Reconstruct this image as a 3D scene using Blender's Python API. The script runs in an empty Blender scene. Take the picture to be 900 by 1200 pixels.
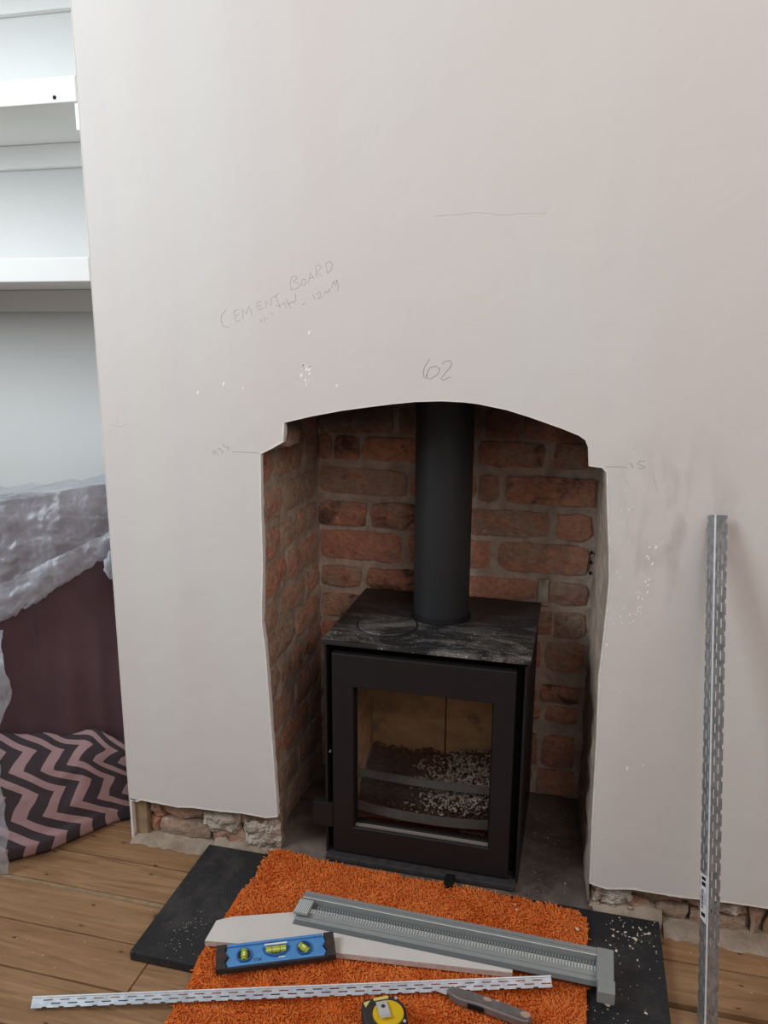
import bpy, bmesh, math, random
import numpy as np
from mathutils import Vector, Matrix, noise as mnoise

D = bpy.data
SC = bpy.context.scene
COL = SC.collection
RND = random.Random(11)
PI = math.pi


def lin(r, g, b):
    def f(c):
        c /= 255.0
        return c / 12.92 if c <= 0.04045 else ((c + 0.055) / 1.055) ** 2.4
    return (f(r), f(g), f(b), 1.0)


# ------------------------------------------------------------------ camera
def make_camera():
    pitch, roll, yaw = 0.22385, 0.00527, 0.24574
    cy, sy = math.cos(yaw), math.sin(yaw)
    fwd = Vector((-sy, cy, 0)); right = Vector((cy, sy, 0)); up = Vector((0, 0, 1))
    f2 = fwd * math.cos(pitch) - up * math.sin(pitch)
    u2 = up * math.cos(pitch) + fwd * math.sin(pitch)
    r2 = right * math.cos(roll) + u2 * math.sin(roll)
    u3 = u2 * math.cos(roll) - right * math.sin(roll)
    cam = D.cameras.new('camera')
    cam.sensor_fit = 'VERTICAL'
    cam.sensor_height = 36.0
    cam.sensor_width = 27.0
    cam.lens = 934.4 / 1200 * 36.0
    cam.clip_start = 0.02
    o = D.objects.new('camera', cam)
    COL.objects.link(o)
    m = Matrix.Identity(4)
    for i in range(3):
        m[i][0] = r2[i]; m[i][1] = u3[i]; m[i][2] = -f2[i]
    m[0][3], m[1][3], m[2][3] = 0.0, -1.48, 1.1792
    o.matrix_world = m
    SC.camera = o


make_camera()

# ------------------------------------------------------------------ light
vs = SC.view_settings
vs.view_transform = 'Standard'
vs.look = 'None'
vs.gamma = 1.0
vs.use_curve_mapping = False
vs.exposure = -0.05

w = D.worlds.new('room_light')
SC.world = w
w.use_nodes = True
bg = w.node_tree.nodes['Background']
bg.inputs['Color'].default_value = (1.0, 0.97, 0.96, 1)
bg.inputs['Strength'].default_value = 0.205


def area_light(name, loc, target, sx, sy, power, col):
    l = D.lights.new(name, 'AREA')
    l.shape = 'RECTANGLE'; l.size = sx; l.size_y = sy
    l.energy = power; l.color = col
    o = D.objects.new(name, l)
    COL.objects.link(o)
    o.location = loc
    d = Vector(target) - Vector(loc)
    o.rotation_euler = d.to_track_quat('-Z', 'Y').to_euler()
    return o


area_light('window_daylight', (-2.15, -1.35, 2.15), (-0.7, 0.2, 1.9), 0.9, 1.3, 50, (0.83, 0.94, 1.0))
area_light('ceiling_bounce', (1.15, -1.8, 2.5), (0.0, 0.0, 1.9), 2.3, 1.5, 37, (1.0, 0.89, 0.84))


# ------------------------------------------------------------------ material helpers
class NT:
    """tiny helper around one node tree"""
    def __init__(self, name):
        self.m = D.materials.new(name)
        self.m.use_nodes = True
        self.t = self.m.node_tree
        self.b = self.t.nodes['Principled BSDF']
        self.out = self.t.nodes['Material Output']

    def n(self, typ, **kw):
        nd = self.t.nodes.new(typ)
        for k, v in kw.items():
            setattr(nd, k, v)
        return nd

    def l(self, a, b):
        self.t.links.new(a, b)

    def pos(self):
        return self.n('ShaderNodeNewGeometry').outputs['Position']

    def objco(self):
        return self.n('ShaderNodeTexCoord').outputs['Object']

    def mapping(self, vec, scale=(1, 1, 1), loc=(0, 0, 0), rot=(0, 0, 0)):
        m = self.n('ShaderNodeMapping')
        m.inputs['Scale'].default_value = scale
        m.inputs['Location'].default_value = loc
        m.inputs['Rotation'].default_value = rot
        self.l(vec, m.inputs['Vector'])
        return m.outputs['Vector']

    def noise(self, vec, scale, detail=4, rough=0.55, dist=0.0):
        nd = self.n('ShaderNodeTexNoise')
        nd.inputs['Scale'].default_value = scale
        nd.inputs['Detail'].default_value = detail
        nd.inputs['Roughness'].default_value = rough
        nd.inputs['Distortion'].default_value = dist
        self.l(vec, nd.inputs['Vector'])
        return nd.outputs['Fac']

    def voronoi(self, vec, scale, feature='F1', rnd=1.0):
        nd = self.n('ShaderNodeTexVoronoi', feature=feature, voronoi_dimensions='2D')
        nd.inputs['Scale'].default_value = scale
        nd.inputs['Randomness'].default_value = rnd
        self.l(vec, nd.inputs['Vector'])
        return nd

    def ramp(self, fac, a, b, ca=(0, 0, 0, 1), cb=(1, 1, 1, 1)):
        r = self.n('ShaderNodeValToRGB')
        e = r.color_ramp.elements
        e[0].position = a; e[0].color = ca
        e[1].position = b; e[1].color = cb
        self.l(fac, r.inputs['Fac'])
        return r.outputs['Color']

    def mix(self, fac, a, b, blend='MIX'):
        m = self.n('ShaderNodeMix', data_type='RGBA', blend_type=blend)
        for s, v in ((m.inputs[0], fac), (m.inputs[6], a), (m.inputs[7], b)):
            if hasattr(v, 'links'):
                self.l(v, s)
            else:
                s.default_value = v
        return m.outputs[2]

    def math(self, op, a, b=0.0, c=None):
        m = self.n('ShaderNodeMath', operation=op)
        for i, v in enumerate((a, b) if c is None else (a, b, c)):
            if hasattr(v, 'links'):
                self.l(v, m.inputs[i])
            else:
                m.inputs[i].default_value = v
        return m.outputs[0]

    def bump(self, h, strength=0.3, dist=0.002):
        bn = self.n('ShaderNodeBump')
        bn.inputs['Strength'].default_value = strength
        bn.inputs['Distance'].default_value = dist
        self.l(h, bn.inputs['Height'])
        self.l(bn.outputs['Normal'], self.b.inputs['Normal'])

    def base(self, c):
        if hasattr(c, 'links'):
            self.l(c, self.b.inputs['Base Color'])
        else:
            self.b.inputs['Base Color'].default_value = c
        return self

    def set(self, rough=None, metal=None, spec=None):
        for k, v in (('Roughness', rough), ('Metallic', metal), ('Specular IOR Level', spec)):
            if v is None:
                continue
            if hasattr(v, 'links'):
                self.l(v, self.b.inputs[k])
            else:
                self.b.inputs[k].default_value = v
        return self

    def obj_random(self):
        return self.n('ShaderNodeObjectInfo').outputs['Random']


def simple(name, col, rough=0.6, metal=0.0, spec=0.5, var=0.0, vscale=30, bump=0.0, bscale=120, bdist=0.001):
    t = NT(name)
    c = col
    if var:
        f = t.noise(t.pos(), vscale, 4)
        c = t.mix(t.ramp(f, 0.3, 0.7), tuple(x * (1 - var) for x in col[:3]) + (1,), tuple(min(1, x * (1 + var)) for x in col[:3]) + (1,))
    t.base(c).set(rough, metal, spec)
    if bump:
        t.bump(t.noise(t.pos(), bscale, 4), bump, bdist)
    return t.m


def mat_plaster():
    t = NT('painted_plaster')
    p = t.pos()
    big = t.noise(t.mapping(p, (1.0, 1.0, 0.8)), 1.6, 3, 0.5, 0.4)
    c = t.mix(t.ramp(big, 0.34, 0.66), lin(214, 211, 207), lin(214, 207, 202))
    mid = t.noise(t.mapping(p, (1.0, 1.0, 0.45), (3, 0, 1)), 5.0, 5, 0.6, 0.6)
    c = t.mix(t.ramp(mid, 0.45, 0.75, (0, 0, 0, 1), (0.45, 0.45, 0.45, 1)), c, lin(211, 203, 198))
    # pale purplish upright bands set by stretched noise
    sep = t.n('ShaderNodeSeparateXYZ'); t.l(p, sep.inputs[0])
    x, z = sep.outputs['X'], sep.outputs['Z']
    band = t.noise(t.mapping(p, (5.5, 1, 0.22), (0.7, 0, 0)), 1.0, 3, 0.5, 0.3)
    c = t.mix(t.ramp(band, 0.5, 0.62, (0, 0, 0, 1), (0.22, 0.22, 0.22, 1)), c, lin(209, 197, 198))
    # handling smudges beside the opening
    sm = t.noise(t.mapping(p, (1, 1, 1), (0, 0, 0), (0, 0.7, 0)), 11, 4, 0.6)
    sm2 = t.noise(t.mapping(p, (7, 1, 2.2), (0, 0, 0), (0, 0.8, 0)), 3.2, 4, 0.6, 0.3)
    d = t.math('SQRT', t.math('ADD', t.math('POWER', t.math('SUBTRACT', x, 0.155), 2.0),
                              t.math('POWER', t.math('MULTIPLY', t.math('SUBTRACT', z, 0.83), 0.7), 2.0)))
    mask = t.ramp(d, 0.0, 0.15, (1, 1, 1, 1), (0, 0, 0, 1))
    mk = t.math('MULTIPLY', t.math('MULTIPLY', mask, t.ramp(sm2, 0.45, 0.68)), 0.55)
    c = t.mix(mk, c, lin(150, 140, 134))
    c = t.mix(t.math('MULTIPLY', t.ramp(sm, 0.66, 0.8), 0.16), c, lin(176, 164, 158))
    t.base(c).set(0.75, 0, 0.25)
    h = t.math('ADD', t.math('MULTIPLY', t.noise(p, 14, 4, 0.55, 0.5), 1.0), t.math('MULTIPLY', t.noise(p, 220, 3), 0.10))
    t.bump(h, 0.35, 0.004)
    return t.m


def soot_shade(t, p, c):
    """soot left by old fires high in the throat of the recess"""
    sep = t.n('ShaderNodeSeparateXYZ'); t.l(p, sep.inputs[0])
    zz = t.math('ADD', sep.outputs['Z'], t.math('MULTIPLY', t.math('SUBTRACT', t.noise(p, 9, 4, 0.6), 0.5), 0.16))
    return t.mix(t.ramp(zz, 0.925, 0.985, (0, 0, 0, 1), (.72, .72, .72, 1)), c, lin(58, 49, 47))  # darkens with height: sooty residue and painted shade under the arch


def mat_brick(name='old_red_brick', smear=0.52, dark=0.60, tint=0.0):
    t = NT(name)
    p = t.pos(); rnd = t.obj_random()
    c = t.mix(rnd, lin(198, 138, 114), lin(166, 124, 110))
    n1 = t.noise(p, 16, 5, 0.6, 0.4)
    c = t.mix(t.ramp(n1, 0.42, 0.60), c, lin(208, 150, 122))
    # sooty or overburnt areas
    n3 = t.noise(t.mapping(p, (1, 1, 1.3), (1, 9, 4)), 15, 5, 0.65, 0.5)
    thd = t.math('ADD', n3, t.math('MULTIPLY', t.math('SUBTRACT', t.math('FRACT', t.math('MULTIPLY', rnd, 7.3)), 0.5), 0.22))
    c = t.mix(t.math('MULTIPLY', t.ramp(thd, dark - 0.05, dark + 0.07), 0.85), c, lin(82, 66, 62))
    # mortar smeared over the faces
    n2 = t.noise(t.mapping(p, (1, 1, 1.5), (5, 2, 1)), 14, 7, 0.68, 0.7)
    thr = t.math('ADD', n2, t.math('MULTIPLY', t.math('SUBTRACT', rnd, 0.5), 0.24))
    sm = t.mix(t.noise(p, 70, 3), lin(190, 168, 147), lin(156, 136, 119))
    c = t.mix(t.math('MULTIPLY', t.ramp(thr, smear - 0.03, smear + 0.08), 0.8), c, sm)
    n4 = t.noise(t.mapping(p, (1, 1, 1.4), (8, 3, 2)), 40, 5, 0.65)
    c = t.mix(t.ramp(n4, 0.66, 0.72), c, lin(205, 193, 181))          # lime flecks
    mt = t.noise(t.mapping(p, (1, 1, 1.5), (2, 7, 3)), 75, 5, 0.7, 0.4)
    c = t.mix(t.math('MULTIPLY', t.ramp(mt, 0.42, 0.66), 0.5), c, lin(112, 84, 74))
    c = soot_shade(t, p, c)
    t.base(c).set(0.92, 0, 0.15)
    t.bump(t.math('ADD', t.noise(p, 60, 6, 0.65), t.noise(p, 18, 3)), 0.9, 0.007)
    return t.m


def mat_mortar(name='mortar', a=(142, 124, 112), b=(112, 96, 86), sc=22):
    t = NT(name)
    p = t.pos()
    c = t.mix(t.ramp(t.noise(p, sc, 6, 0.65, 0.4), 0.35, 0.65), lin(*b), lin(*a))
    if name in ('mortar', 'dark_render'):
        c = soot_shade(t, p, c)
    t.base(c).set(0.95, 0, 0.1)
    t.bump(t.math('ADD', t.noise(p, 45, 6, 0.7), t.math('MULTIPLY', t.noise(p, 200, 3), 0.3)), 0.8, 0.006)
    return t.m


def mat_wood():
    t = NT('waxed_pine_board')
    p = t.pos(); rnd = t.obj_random()
    off = t.n('ShaderNodeCombineXYZ'); t.l(t.math('MULTIPLY', rnd, 9.0), off.inputs[0]); t.l(t.math('MULTIPLY', rnd, 5.0), off.inputs[2])
    add = t.n('ShaderNodeVectorMath', operation='ADD'); t.l(p, add.inputs[0]); t.l(off.outputs[0], add.inputs[1])
    q = add.outputs[0]
    g = t.noise(t.mapping(q, (1.2, 16, 1)), 3.0, 6, 0.6, 1.2)
    c = t.mix(t.ramp(g, 0.32, 0.68), lin(136, 102, 72), lin(172, 136, 100))
    c = t.mix(t.math('MULTIPLY', rnd, 0.35), c, lin(150, 112, 76))
    fine = t.noise(t.mapping(q, (3, 70, 1)), 4.0, 4, 0.7)
    c = t.mix(t.ramp(fine, 0.52, 0.8, (0, 0, 0, 1), (.5, .5, .5, 1)), c, lin(104, 74, 50))
    # knots
    for sc, r0, r1 in (((4.6, 8.0, 0.01), 0.045, 0.075), ((9.0, 17.0, 0.01), 0.022, 0.05)):
        v = t.voronoi(t.mapping(q, sc), 1.0)
        rc = t.n('ShaderNodeSeparateColor'); t.l(v.outputs['Color'], rc.inputs[0])
        kd = t.math('ADD', v.outputs['Distance'], t.math('MULTIPLY', t.math('GREATER_THAN', rc.outputs[0], 0.6), 0.2))
        kd = t.math('ADD', kd, t.math('MULTIPLY', t.math('SUBTRACT', t.noise(q, 60, 3), 0.5), 0.03))
        c = t.mix(t.math('MULTIPLY', t.ramp(kd, r0 * 1.6, r1 * 2.4, (1, 1, 1, 1), (0, 0, 0, 1)), 0.3), c, lin(120, 84, 56))
        c = t.mix(t.math('MULTIPLY', t.ramp(kd, r0, r1, (1, 1, 1, 1), (0, 0, 0, 1)), 0.85), c, lin(64, 42, 34))
    bl = t.noise(t.mapping(q, (1, 2.5, 1)), 6, 4, 0.6)
    c = t.mix(t.ramp(bl, 0.5, 0.75, (0, 0, 0, 1), (.4, .4, .4, 1)), c, lin(112, 78, 50))
    # scuffs of dusty plaster
    s = t.noise(t.mapping(p, (1, 1, 1), (2, 2, 0)), 7, 6, 0.7)
    c = t.mix(t.ramp(s, 0.62, 0.8, (0, 0, 0, 1), (.28, .28, .28, 1)), c, lin(178, 160, 142))
    t.base(c).set(t.math('ADD', t.math('MULTIPLY', g, 0.2), 0.42), 0, 0.4)
    t.bump(t.math('ADD', g, t.math('MULTIPLY', fine, 0.4)), 0.25, 0.002)
    return t.m


def mat_slate(name, dust=0.5, lo=0.55, hi=0.8, base=(40, 40, 42), dcol=(150, 140, 132), sc=5.0):
    t = NT(name)
    p = t.pos()
    c = lin(*base)
    n = t.noise(p, sc, 7, 0.7, 0.6)
    c = t.mix(t.math('MULTIPLY', t.ramp(n, lo, hi), dust), c, lin(*dcol))
    sp = t.noise(p, 260, 2, 0.5)
    c = t.mix(t.math('MULTIPLY', t.ramp(sp, 0.66, 0.72), 0.5 * dust), c, lin(205, 198, 190))
    t.base(c).set(0.55, 0, 0.35)
    t.bump(t.noise(p, 90, 4), 0.15, 0.001)
    return t.m


def mat_stove_top():
    t = NT('dusty_black_steel')
    p = t.objco()
    n = t.noise(t.mapping(p, (1.0, 2.4, 1), (0, 0.3, 0)), 7.5, 7, 0.72, 0.9)
    sep = t.n('ShaderNodeSeparateXYZ'); t.l(p, sep.inputs[0])
    fr = t.ramp(sep.outputs['Y'], 0.02, 0.23, (1, 1, 1, 1), (0.15, 0.15, 0.15, 1))
    m = t.math('MULTIPLY', t.ramp(n, 0.46, 0.68), fr)
    c = t.mix(t.math('MULTIPLY', m, 0.55), lin(38, 37, 38), lin(168, 160, 154))
    sp = t.noise(p, 240, 2, 0.5)
    c = t.mix(t.math('MULTIPLY', t.math('MULTIPLY', t.ramp(sp, 0.665, 0.70), fr), t.ramp(n, 0.40, 0.55)), c, lin(222, 216, 210))
    t.base(c).set(0.5, 0, 0.4)
    return t.m


def mat_vermiculite():
    t = NT('fire_board')
    p = t.pos()
    n = t.noise(t.mapping(p, (1, 1, 2.4)), 9, 5, 0.6, 0.6)
    c = t.mix(t.ramp(n, 0.35, 0.65), lin(178, 150, 120), lin(214, 184, 150))
    s = t.noise(t.mapping(p, (1, 1, 1), (4, 1, 7)), 11, 6, 0.7)
    c = t.mix(t.math('MULTIPLY', t.ramp(s, 0.54, 0.66), 0.65), c, lin(104, 90, 82))
    t.base(c).set(0.9, 0, 0.1)
    return t.m


def mat_glass(name='sooty_glass', tint=(0.93, 0.91, 0.88), gloss=0.2):
    t = NT(name)
    t.t.nodes.remove(t.b)
    p = t.objco()
    tr = t.n('ShaderNodeBsdfTransparent')
    n = t.noise(p, 9, 4, 0.6)
    col = t.mix(t.ramp(n, 0.35, 0.75), tuple(tint) + (1,), tuple(x * 0.86 for x in tint) + (1,))
    t.l(col, tr.inputs['Color'])
    gl = t.n('ShaderNodeBsdfGlossy'); gl.inputs['Roughness'].default_value = gloss
    gl.inputs['Color'].default_value = (1, 1, 1, 1)
    fr = t.n('ShaderNodeFresnel'); fr.inputs['IOR'].default_value = 1.45
    mx = t.n('ShaderNodeMixShader')
    t.l(t.math('MULTIPLY', fr.outputs[0], 0.35), mx.inputs[0]); t.l(tr.outputs[0], mx.inputs[1]); t.l(gl.outputs[0], mx.inputs[2])
    t.l(mx.outputs[0], t.out.inputs['Surface'])
    return t.m


def mat_sheet():
    t = NT('thin_polythene')
    t.t.nodes.remove(t.b)
    p = t.pos()
    tr = t.n('ShaderNodeBsdfTransparent'); tr.inputs['Color'].default_value = (0.93, 0.94, 0.96, 1)
    df = t.n('ShaderNodeBsdfDiffuse'); df.inputs['Color'].default_value = lin(222, 224, 232)
    tl = t.n('ShaderNodeBsdfTranslucent'); tl.inputs['Color'].default_value = lin(220, 222, 230)
    gl = t.n('ShaderNodeBsdfGlossy'); gl.inputs['Roughness'].default_value = 0.22
    n = t.noise(t.mapping(p, (1, 1, 0.7), (0, 0, 0), (0, 0.5, 0)), 15, 7, 0.62, 1.6)
    bn = t.n('ShaderNodeBump'); bn.inputs['Strength'].default_value = 0.6; bn.inputs['Distance'].default_value = 0.008
    t.l(n, bn.inputs['Height'])
    for s in (df, tl, gl):
        t.l(bn.outputs[0], s.inputs['Normal'])
    lw = t.n('ShaderNodeLayerWeight'); lw.inputs['Blend'].default_value = 0.35
    t.l(bn.outputs[0], lw.inputs['Normal'])
    m1 = t.n('ShaderNodeMixShader'); m1.inputs[0].default_value = 0.35
    t.l(df.outputs[0], m1.inputs[1]); t.l(tl.outputs[0], m1.inputs[2])
    m2 = t.n('ShaderNodeMixShader'); m2.inputs[0].default_value = 0.10
    t.l(m1.outputs[0], m2.inputs[1]); t.l(gl.outputs[0], m2.inputs[2])
    m3 = t.n('ShaderNodeMixShader')
    fac = t.math('ADD', t.math('MULTIPLY', lw.outputs['Facing'], 0.55), t.math('ADD', t.math('MULTIPLY', n, 0.34), 0.20))
    t.l(fac, m3.inputs[0])
    t.l(tr.outputs[0], m3.inputs[1]); t.l(m2.outputs[0], m3.inputs[2])
    t.l(m3.outputs[0], t.out.inputs['Surface'])
    return t.m


def mat_chevron():
    t = NT('chevron_print')
    uv = t.n('ShaderNodeTexCoord').outputs['UV']
    sep = t.n('ShaderNodeSeparateXYZ'); t.l(uv, sep.inputs[0])
    u, v = sep.outputs[0], sep.outputs[1]
    wob = t.math('MULTIPLY', t.math('SUBTRACT', t.noise(t.mapping(uv, (1, 1, 1)), 7, 2), 0.5), 0.03)
    v = t.math('ADD', v, wob)
    tri = t.math('PINGPONG', v, 0.066)
    s = t.math('SUBTRACT', t.math('SUBTRACT', t.math('ADD', u, wob), t.math('MULTIPLY', tri, 1.05)), t.math('MULTIPLY', v, 0.62))
    f = t.math('FRACT', t.math('ADD', t.math('DIVIDE', s, 0.076), 50.2))
    m = t.math('GREATER_THAN', f, 0.47)
    c = t.mix(m, lin(182, 150, 152), lin(68, 61, 66))
    c = t.mix(t.math('MULTIPLY', t.noise(uv, 400, 2), 0.25), c, lin(110, 96, 100))
    t.base(c).set(0.95, 0, 0.1)
    t.bump(t.noise(uv, 700, 2), 0.3, 0.0008)
    return t.m


def mat_rug():
    t = NT('orange_pile')
    p = t.pos()
    at = t.n('ShaderNodeAttribute', attribute_name='tone')
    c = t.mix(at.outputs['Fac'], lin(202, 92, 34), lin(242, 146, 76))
    n = t.noise(p, 9, 4, 0.6)
    c = t.mix(t.math('MULTIPLY', t.ramp(n, 0.4, 0.7), 0.5), c, lin(234, 136, 74))
    t.base(c).set(0.95, 0, 0.1)
    return t.m


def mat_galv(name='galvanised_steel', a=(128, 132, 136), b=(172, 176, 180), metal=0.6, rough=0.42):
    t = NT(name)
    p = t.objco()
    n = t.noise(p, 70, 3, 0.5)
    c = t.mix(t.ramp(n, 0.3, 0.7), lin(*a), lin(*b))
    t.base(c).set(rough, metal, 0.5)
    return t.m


M = {}
M['plaster'] = mat_plaster()
M['raw_plaster'] = simple('raw_plaster_edge', lin(226, 222, 216), 0.9, var=0.06, vscale=40, bump=0.5, bscale=90, bdist=0.002)
M['white_paint'] = simple('white_eggshell_paint', lin(230, 229, 226), 0.55, spec=0.35, var=0.02, vscale=6, bump=0.1, bscale=30)
M['alcove_wall'] = simple('pale_wall_paint', lin(214, 213, 211), 0.8, spec=0.2, var=0.02, vscale=3, bump=0.15, bscale=30)
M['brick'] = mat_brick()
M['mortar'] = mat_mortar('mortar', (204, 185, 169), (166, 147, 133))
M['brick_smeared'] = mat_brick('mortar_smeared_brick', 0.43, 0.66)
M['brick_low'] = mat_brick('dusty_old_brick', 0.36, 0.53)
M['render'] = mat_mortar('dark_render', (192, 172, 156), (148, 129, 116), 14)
M['lime'] = mat_mortar('pale_lime_mortar', (204, 194, 180), (140, 124, 110), 30)
M['fillet'] = mat_mortar('cement_fillet', (176, 160, 144), (140, 122, 106), 18)
M['wood'] = mat_wood()
M['subfloor'] = simple('dark_gap', lin(38, 28, 22), 0.9)
M['old_wood'] = simple('old_timber', lin(150, 124, 96), 0.85, var=0.2, vscale=40, bump=0.4)
M['slate'] = mat_slate('black_slate', 0.22, 0.5, 0.8)
M['recess_slate'] = mat_slate('dusty_recess_slate', 0.85, 0.32, 0.62, (46, 42, 41), (132, 118, 108), 4.2)
M['stove'] = simple('matt_black_steel', lin(34, 30, 31), 0.5, spec=0.26, var=0.05, vscale=30)
M['stove_lip'] = simple('dusty_black_lip', lin(58, 55, 55), 0.55, spec=0.3, var=0.25, vscale=60)
M['stove_dark'] = simple('black_gap_steel', lin(20, 19, 20), 0.7, spec=0.2)
M['flue'] = simple('flue_black_paint', lin(40, 40, 41), 0.5, spec=0.32, var=0.04, vscale=20)
M['stove_top'] = mat_stove_top()
M['fire_board'] = mat_vermiculite()
M['glass'] = mat_glass()
M['iron'] = simple('grey_cast_iron', lin(120, 122, 124), 0.65, metal=0.2, var=0.1, vscale=40)
M['charcoal'] = simple('charred_ember', lin(84, 66, 60), 0.95, var=0.35, vscale=90)
M['ash'] = simple('grey_ash_flake', lin(186, 172, 166), 0.95, var=0.4, vscale=120)
M['bright_edge'] = simple('pale_steel_edge', lin(150, 138, 132), 0.45, metal=0.4)  # paler steel for the lower glass bead and door pin
M['cloth'] = simple('burgundy_cloth', lin(92, 70, 75), 0.95, spec=0.1, var=0.06, vscale=14, bump=0.25, bscale=400, bdist=0.001)
M['chevron'] = mat_chevron()
M['sheet'] = mat_sheet()
M['rug'] = mat_rug()
M['galv'] = mat_galv()
M['galv_nose'] = mat_galv('nose_highlight_steel', (214, 218, 222), (236, 240, 244), 0.25, 0.4)  # nose coloured paler as a painted highlight along the rolled edge
M['galv_lit'] = mat_galv('lit_galvanised_steel', (158, 164, 172), (192, 198, 206), 0.4, 0.45)  # same galvanised steel, paled to paint the light on the floor bead
M['grey_plastic'] = simple('mid_grey_coated_metal', lin(152, 155, 154), 0.45, metal=0.2, var=0.05, vscale=60)
M['grey_plastic_light'] = simple('pale_grey_rib', lin(230, 232, 230), 0.45, metal=0.1, var=0.05, vscale=90)
M['grey_plastic_dark'] = simple('shadow_grey_groove', lin(108, 112, 113), 0.6, metal=0.2)
M['board'] = simple('offcut_white_board', lin(214, 208, 202), 0.85, var=0.04, vscale=20, bump=0.15, bscale=60)
M['board_edge'] = simple('pinkish_board_edge', lin(196, 176, 168), 0.95, var=0.15, vscale=90, bump=0.6, bscale=150)
M['level_blue'] = simple('blue_level_body', lin(84, 144, 202), 0.4, spec=0.5, var=0.08, vscale=60)
M['level_blue_dark'] = simple('blue_level_rib', lin(44, 98, 164), 0.45)
M['rubber'] = simple('worn_black_rubber', lin(52, 46, 46), 0.75, var=0.25, vscale=120, bump=0.3, bscale=200)
M['vial'] = simple('yellow_green_vial', lin(176, 188, 60), 0.15, spec=0.7)
M['bubble'] = simple('vial_bubble', lin(226, 232, 160), 0.1)
M['vial_line'] = simple('vial_line_black', lin(30, 34, 20), 0.4)
M['white_print'] = simple('white_print', lin(232, 234, 236), 0.5)
M['black_print'] = simple('black_print', lin(22, 22, 24), 0.6)
M['tape_yellow'] = simple('yellow_tape_case', lin(222, 184, 36), 0.4, var=0.06, vscale=80)
M['tape_pale'] = simple('pale_yellow_label', lin(226, 206, 120), 0.5)
M['chrome'] = simple('polished_steel', lin(228, 228, 226), 0.3, metal=0.35)
M['knife'] = simple('grey_metal_knife', lin(132, 126, 124), 0.45, metal=0.4, var=0.12, vscale=70)
M['knife_worn'] = simple('worn_bare_patch', lin(182, 152, 136), 0.7, var=0.12, vscale=160)
M['crack'] = simple('hairline_shadow', lin(186, 177, 172), 0.9)
M['pencil'] = simple('pencil_lead', lin(162, 155, 152), 0.9)
M['pencil_faint'] = simple('faint_pencil_lead', lin(178, 171, 168), 0.9)
M['filler'] = simple('white_filler', lin(245, 244, 240), 0.8)
M['chip'] = simple('plaster_chip', lin(214, 198, 182), 0.9, var=0.12, vscale=300)
M['soot_shade'] = simple('black_void', lin(26, 22, 21), 0.95)


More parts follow.
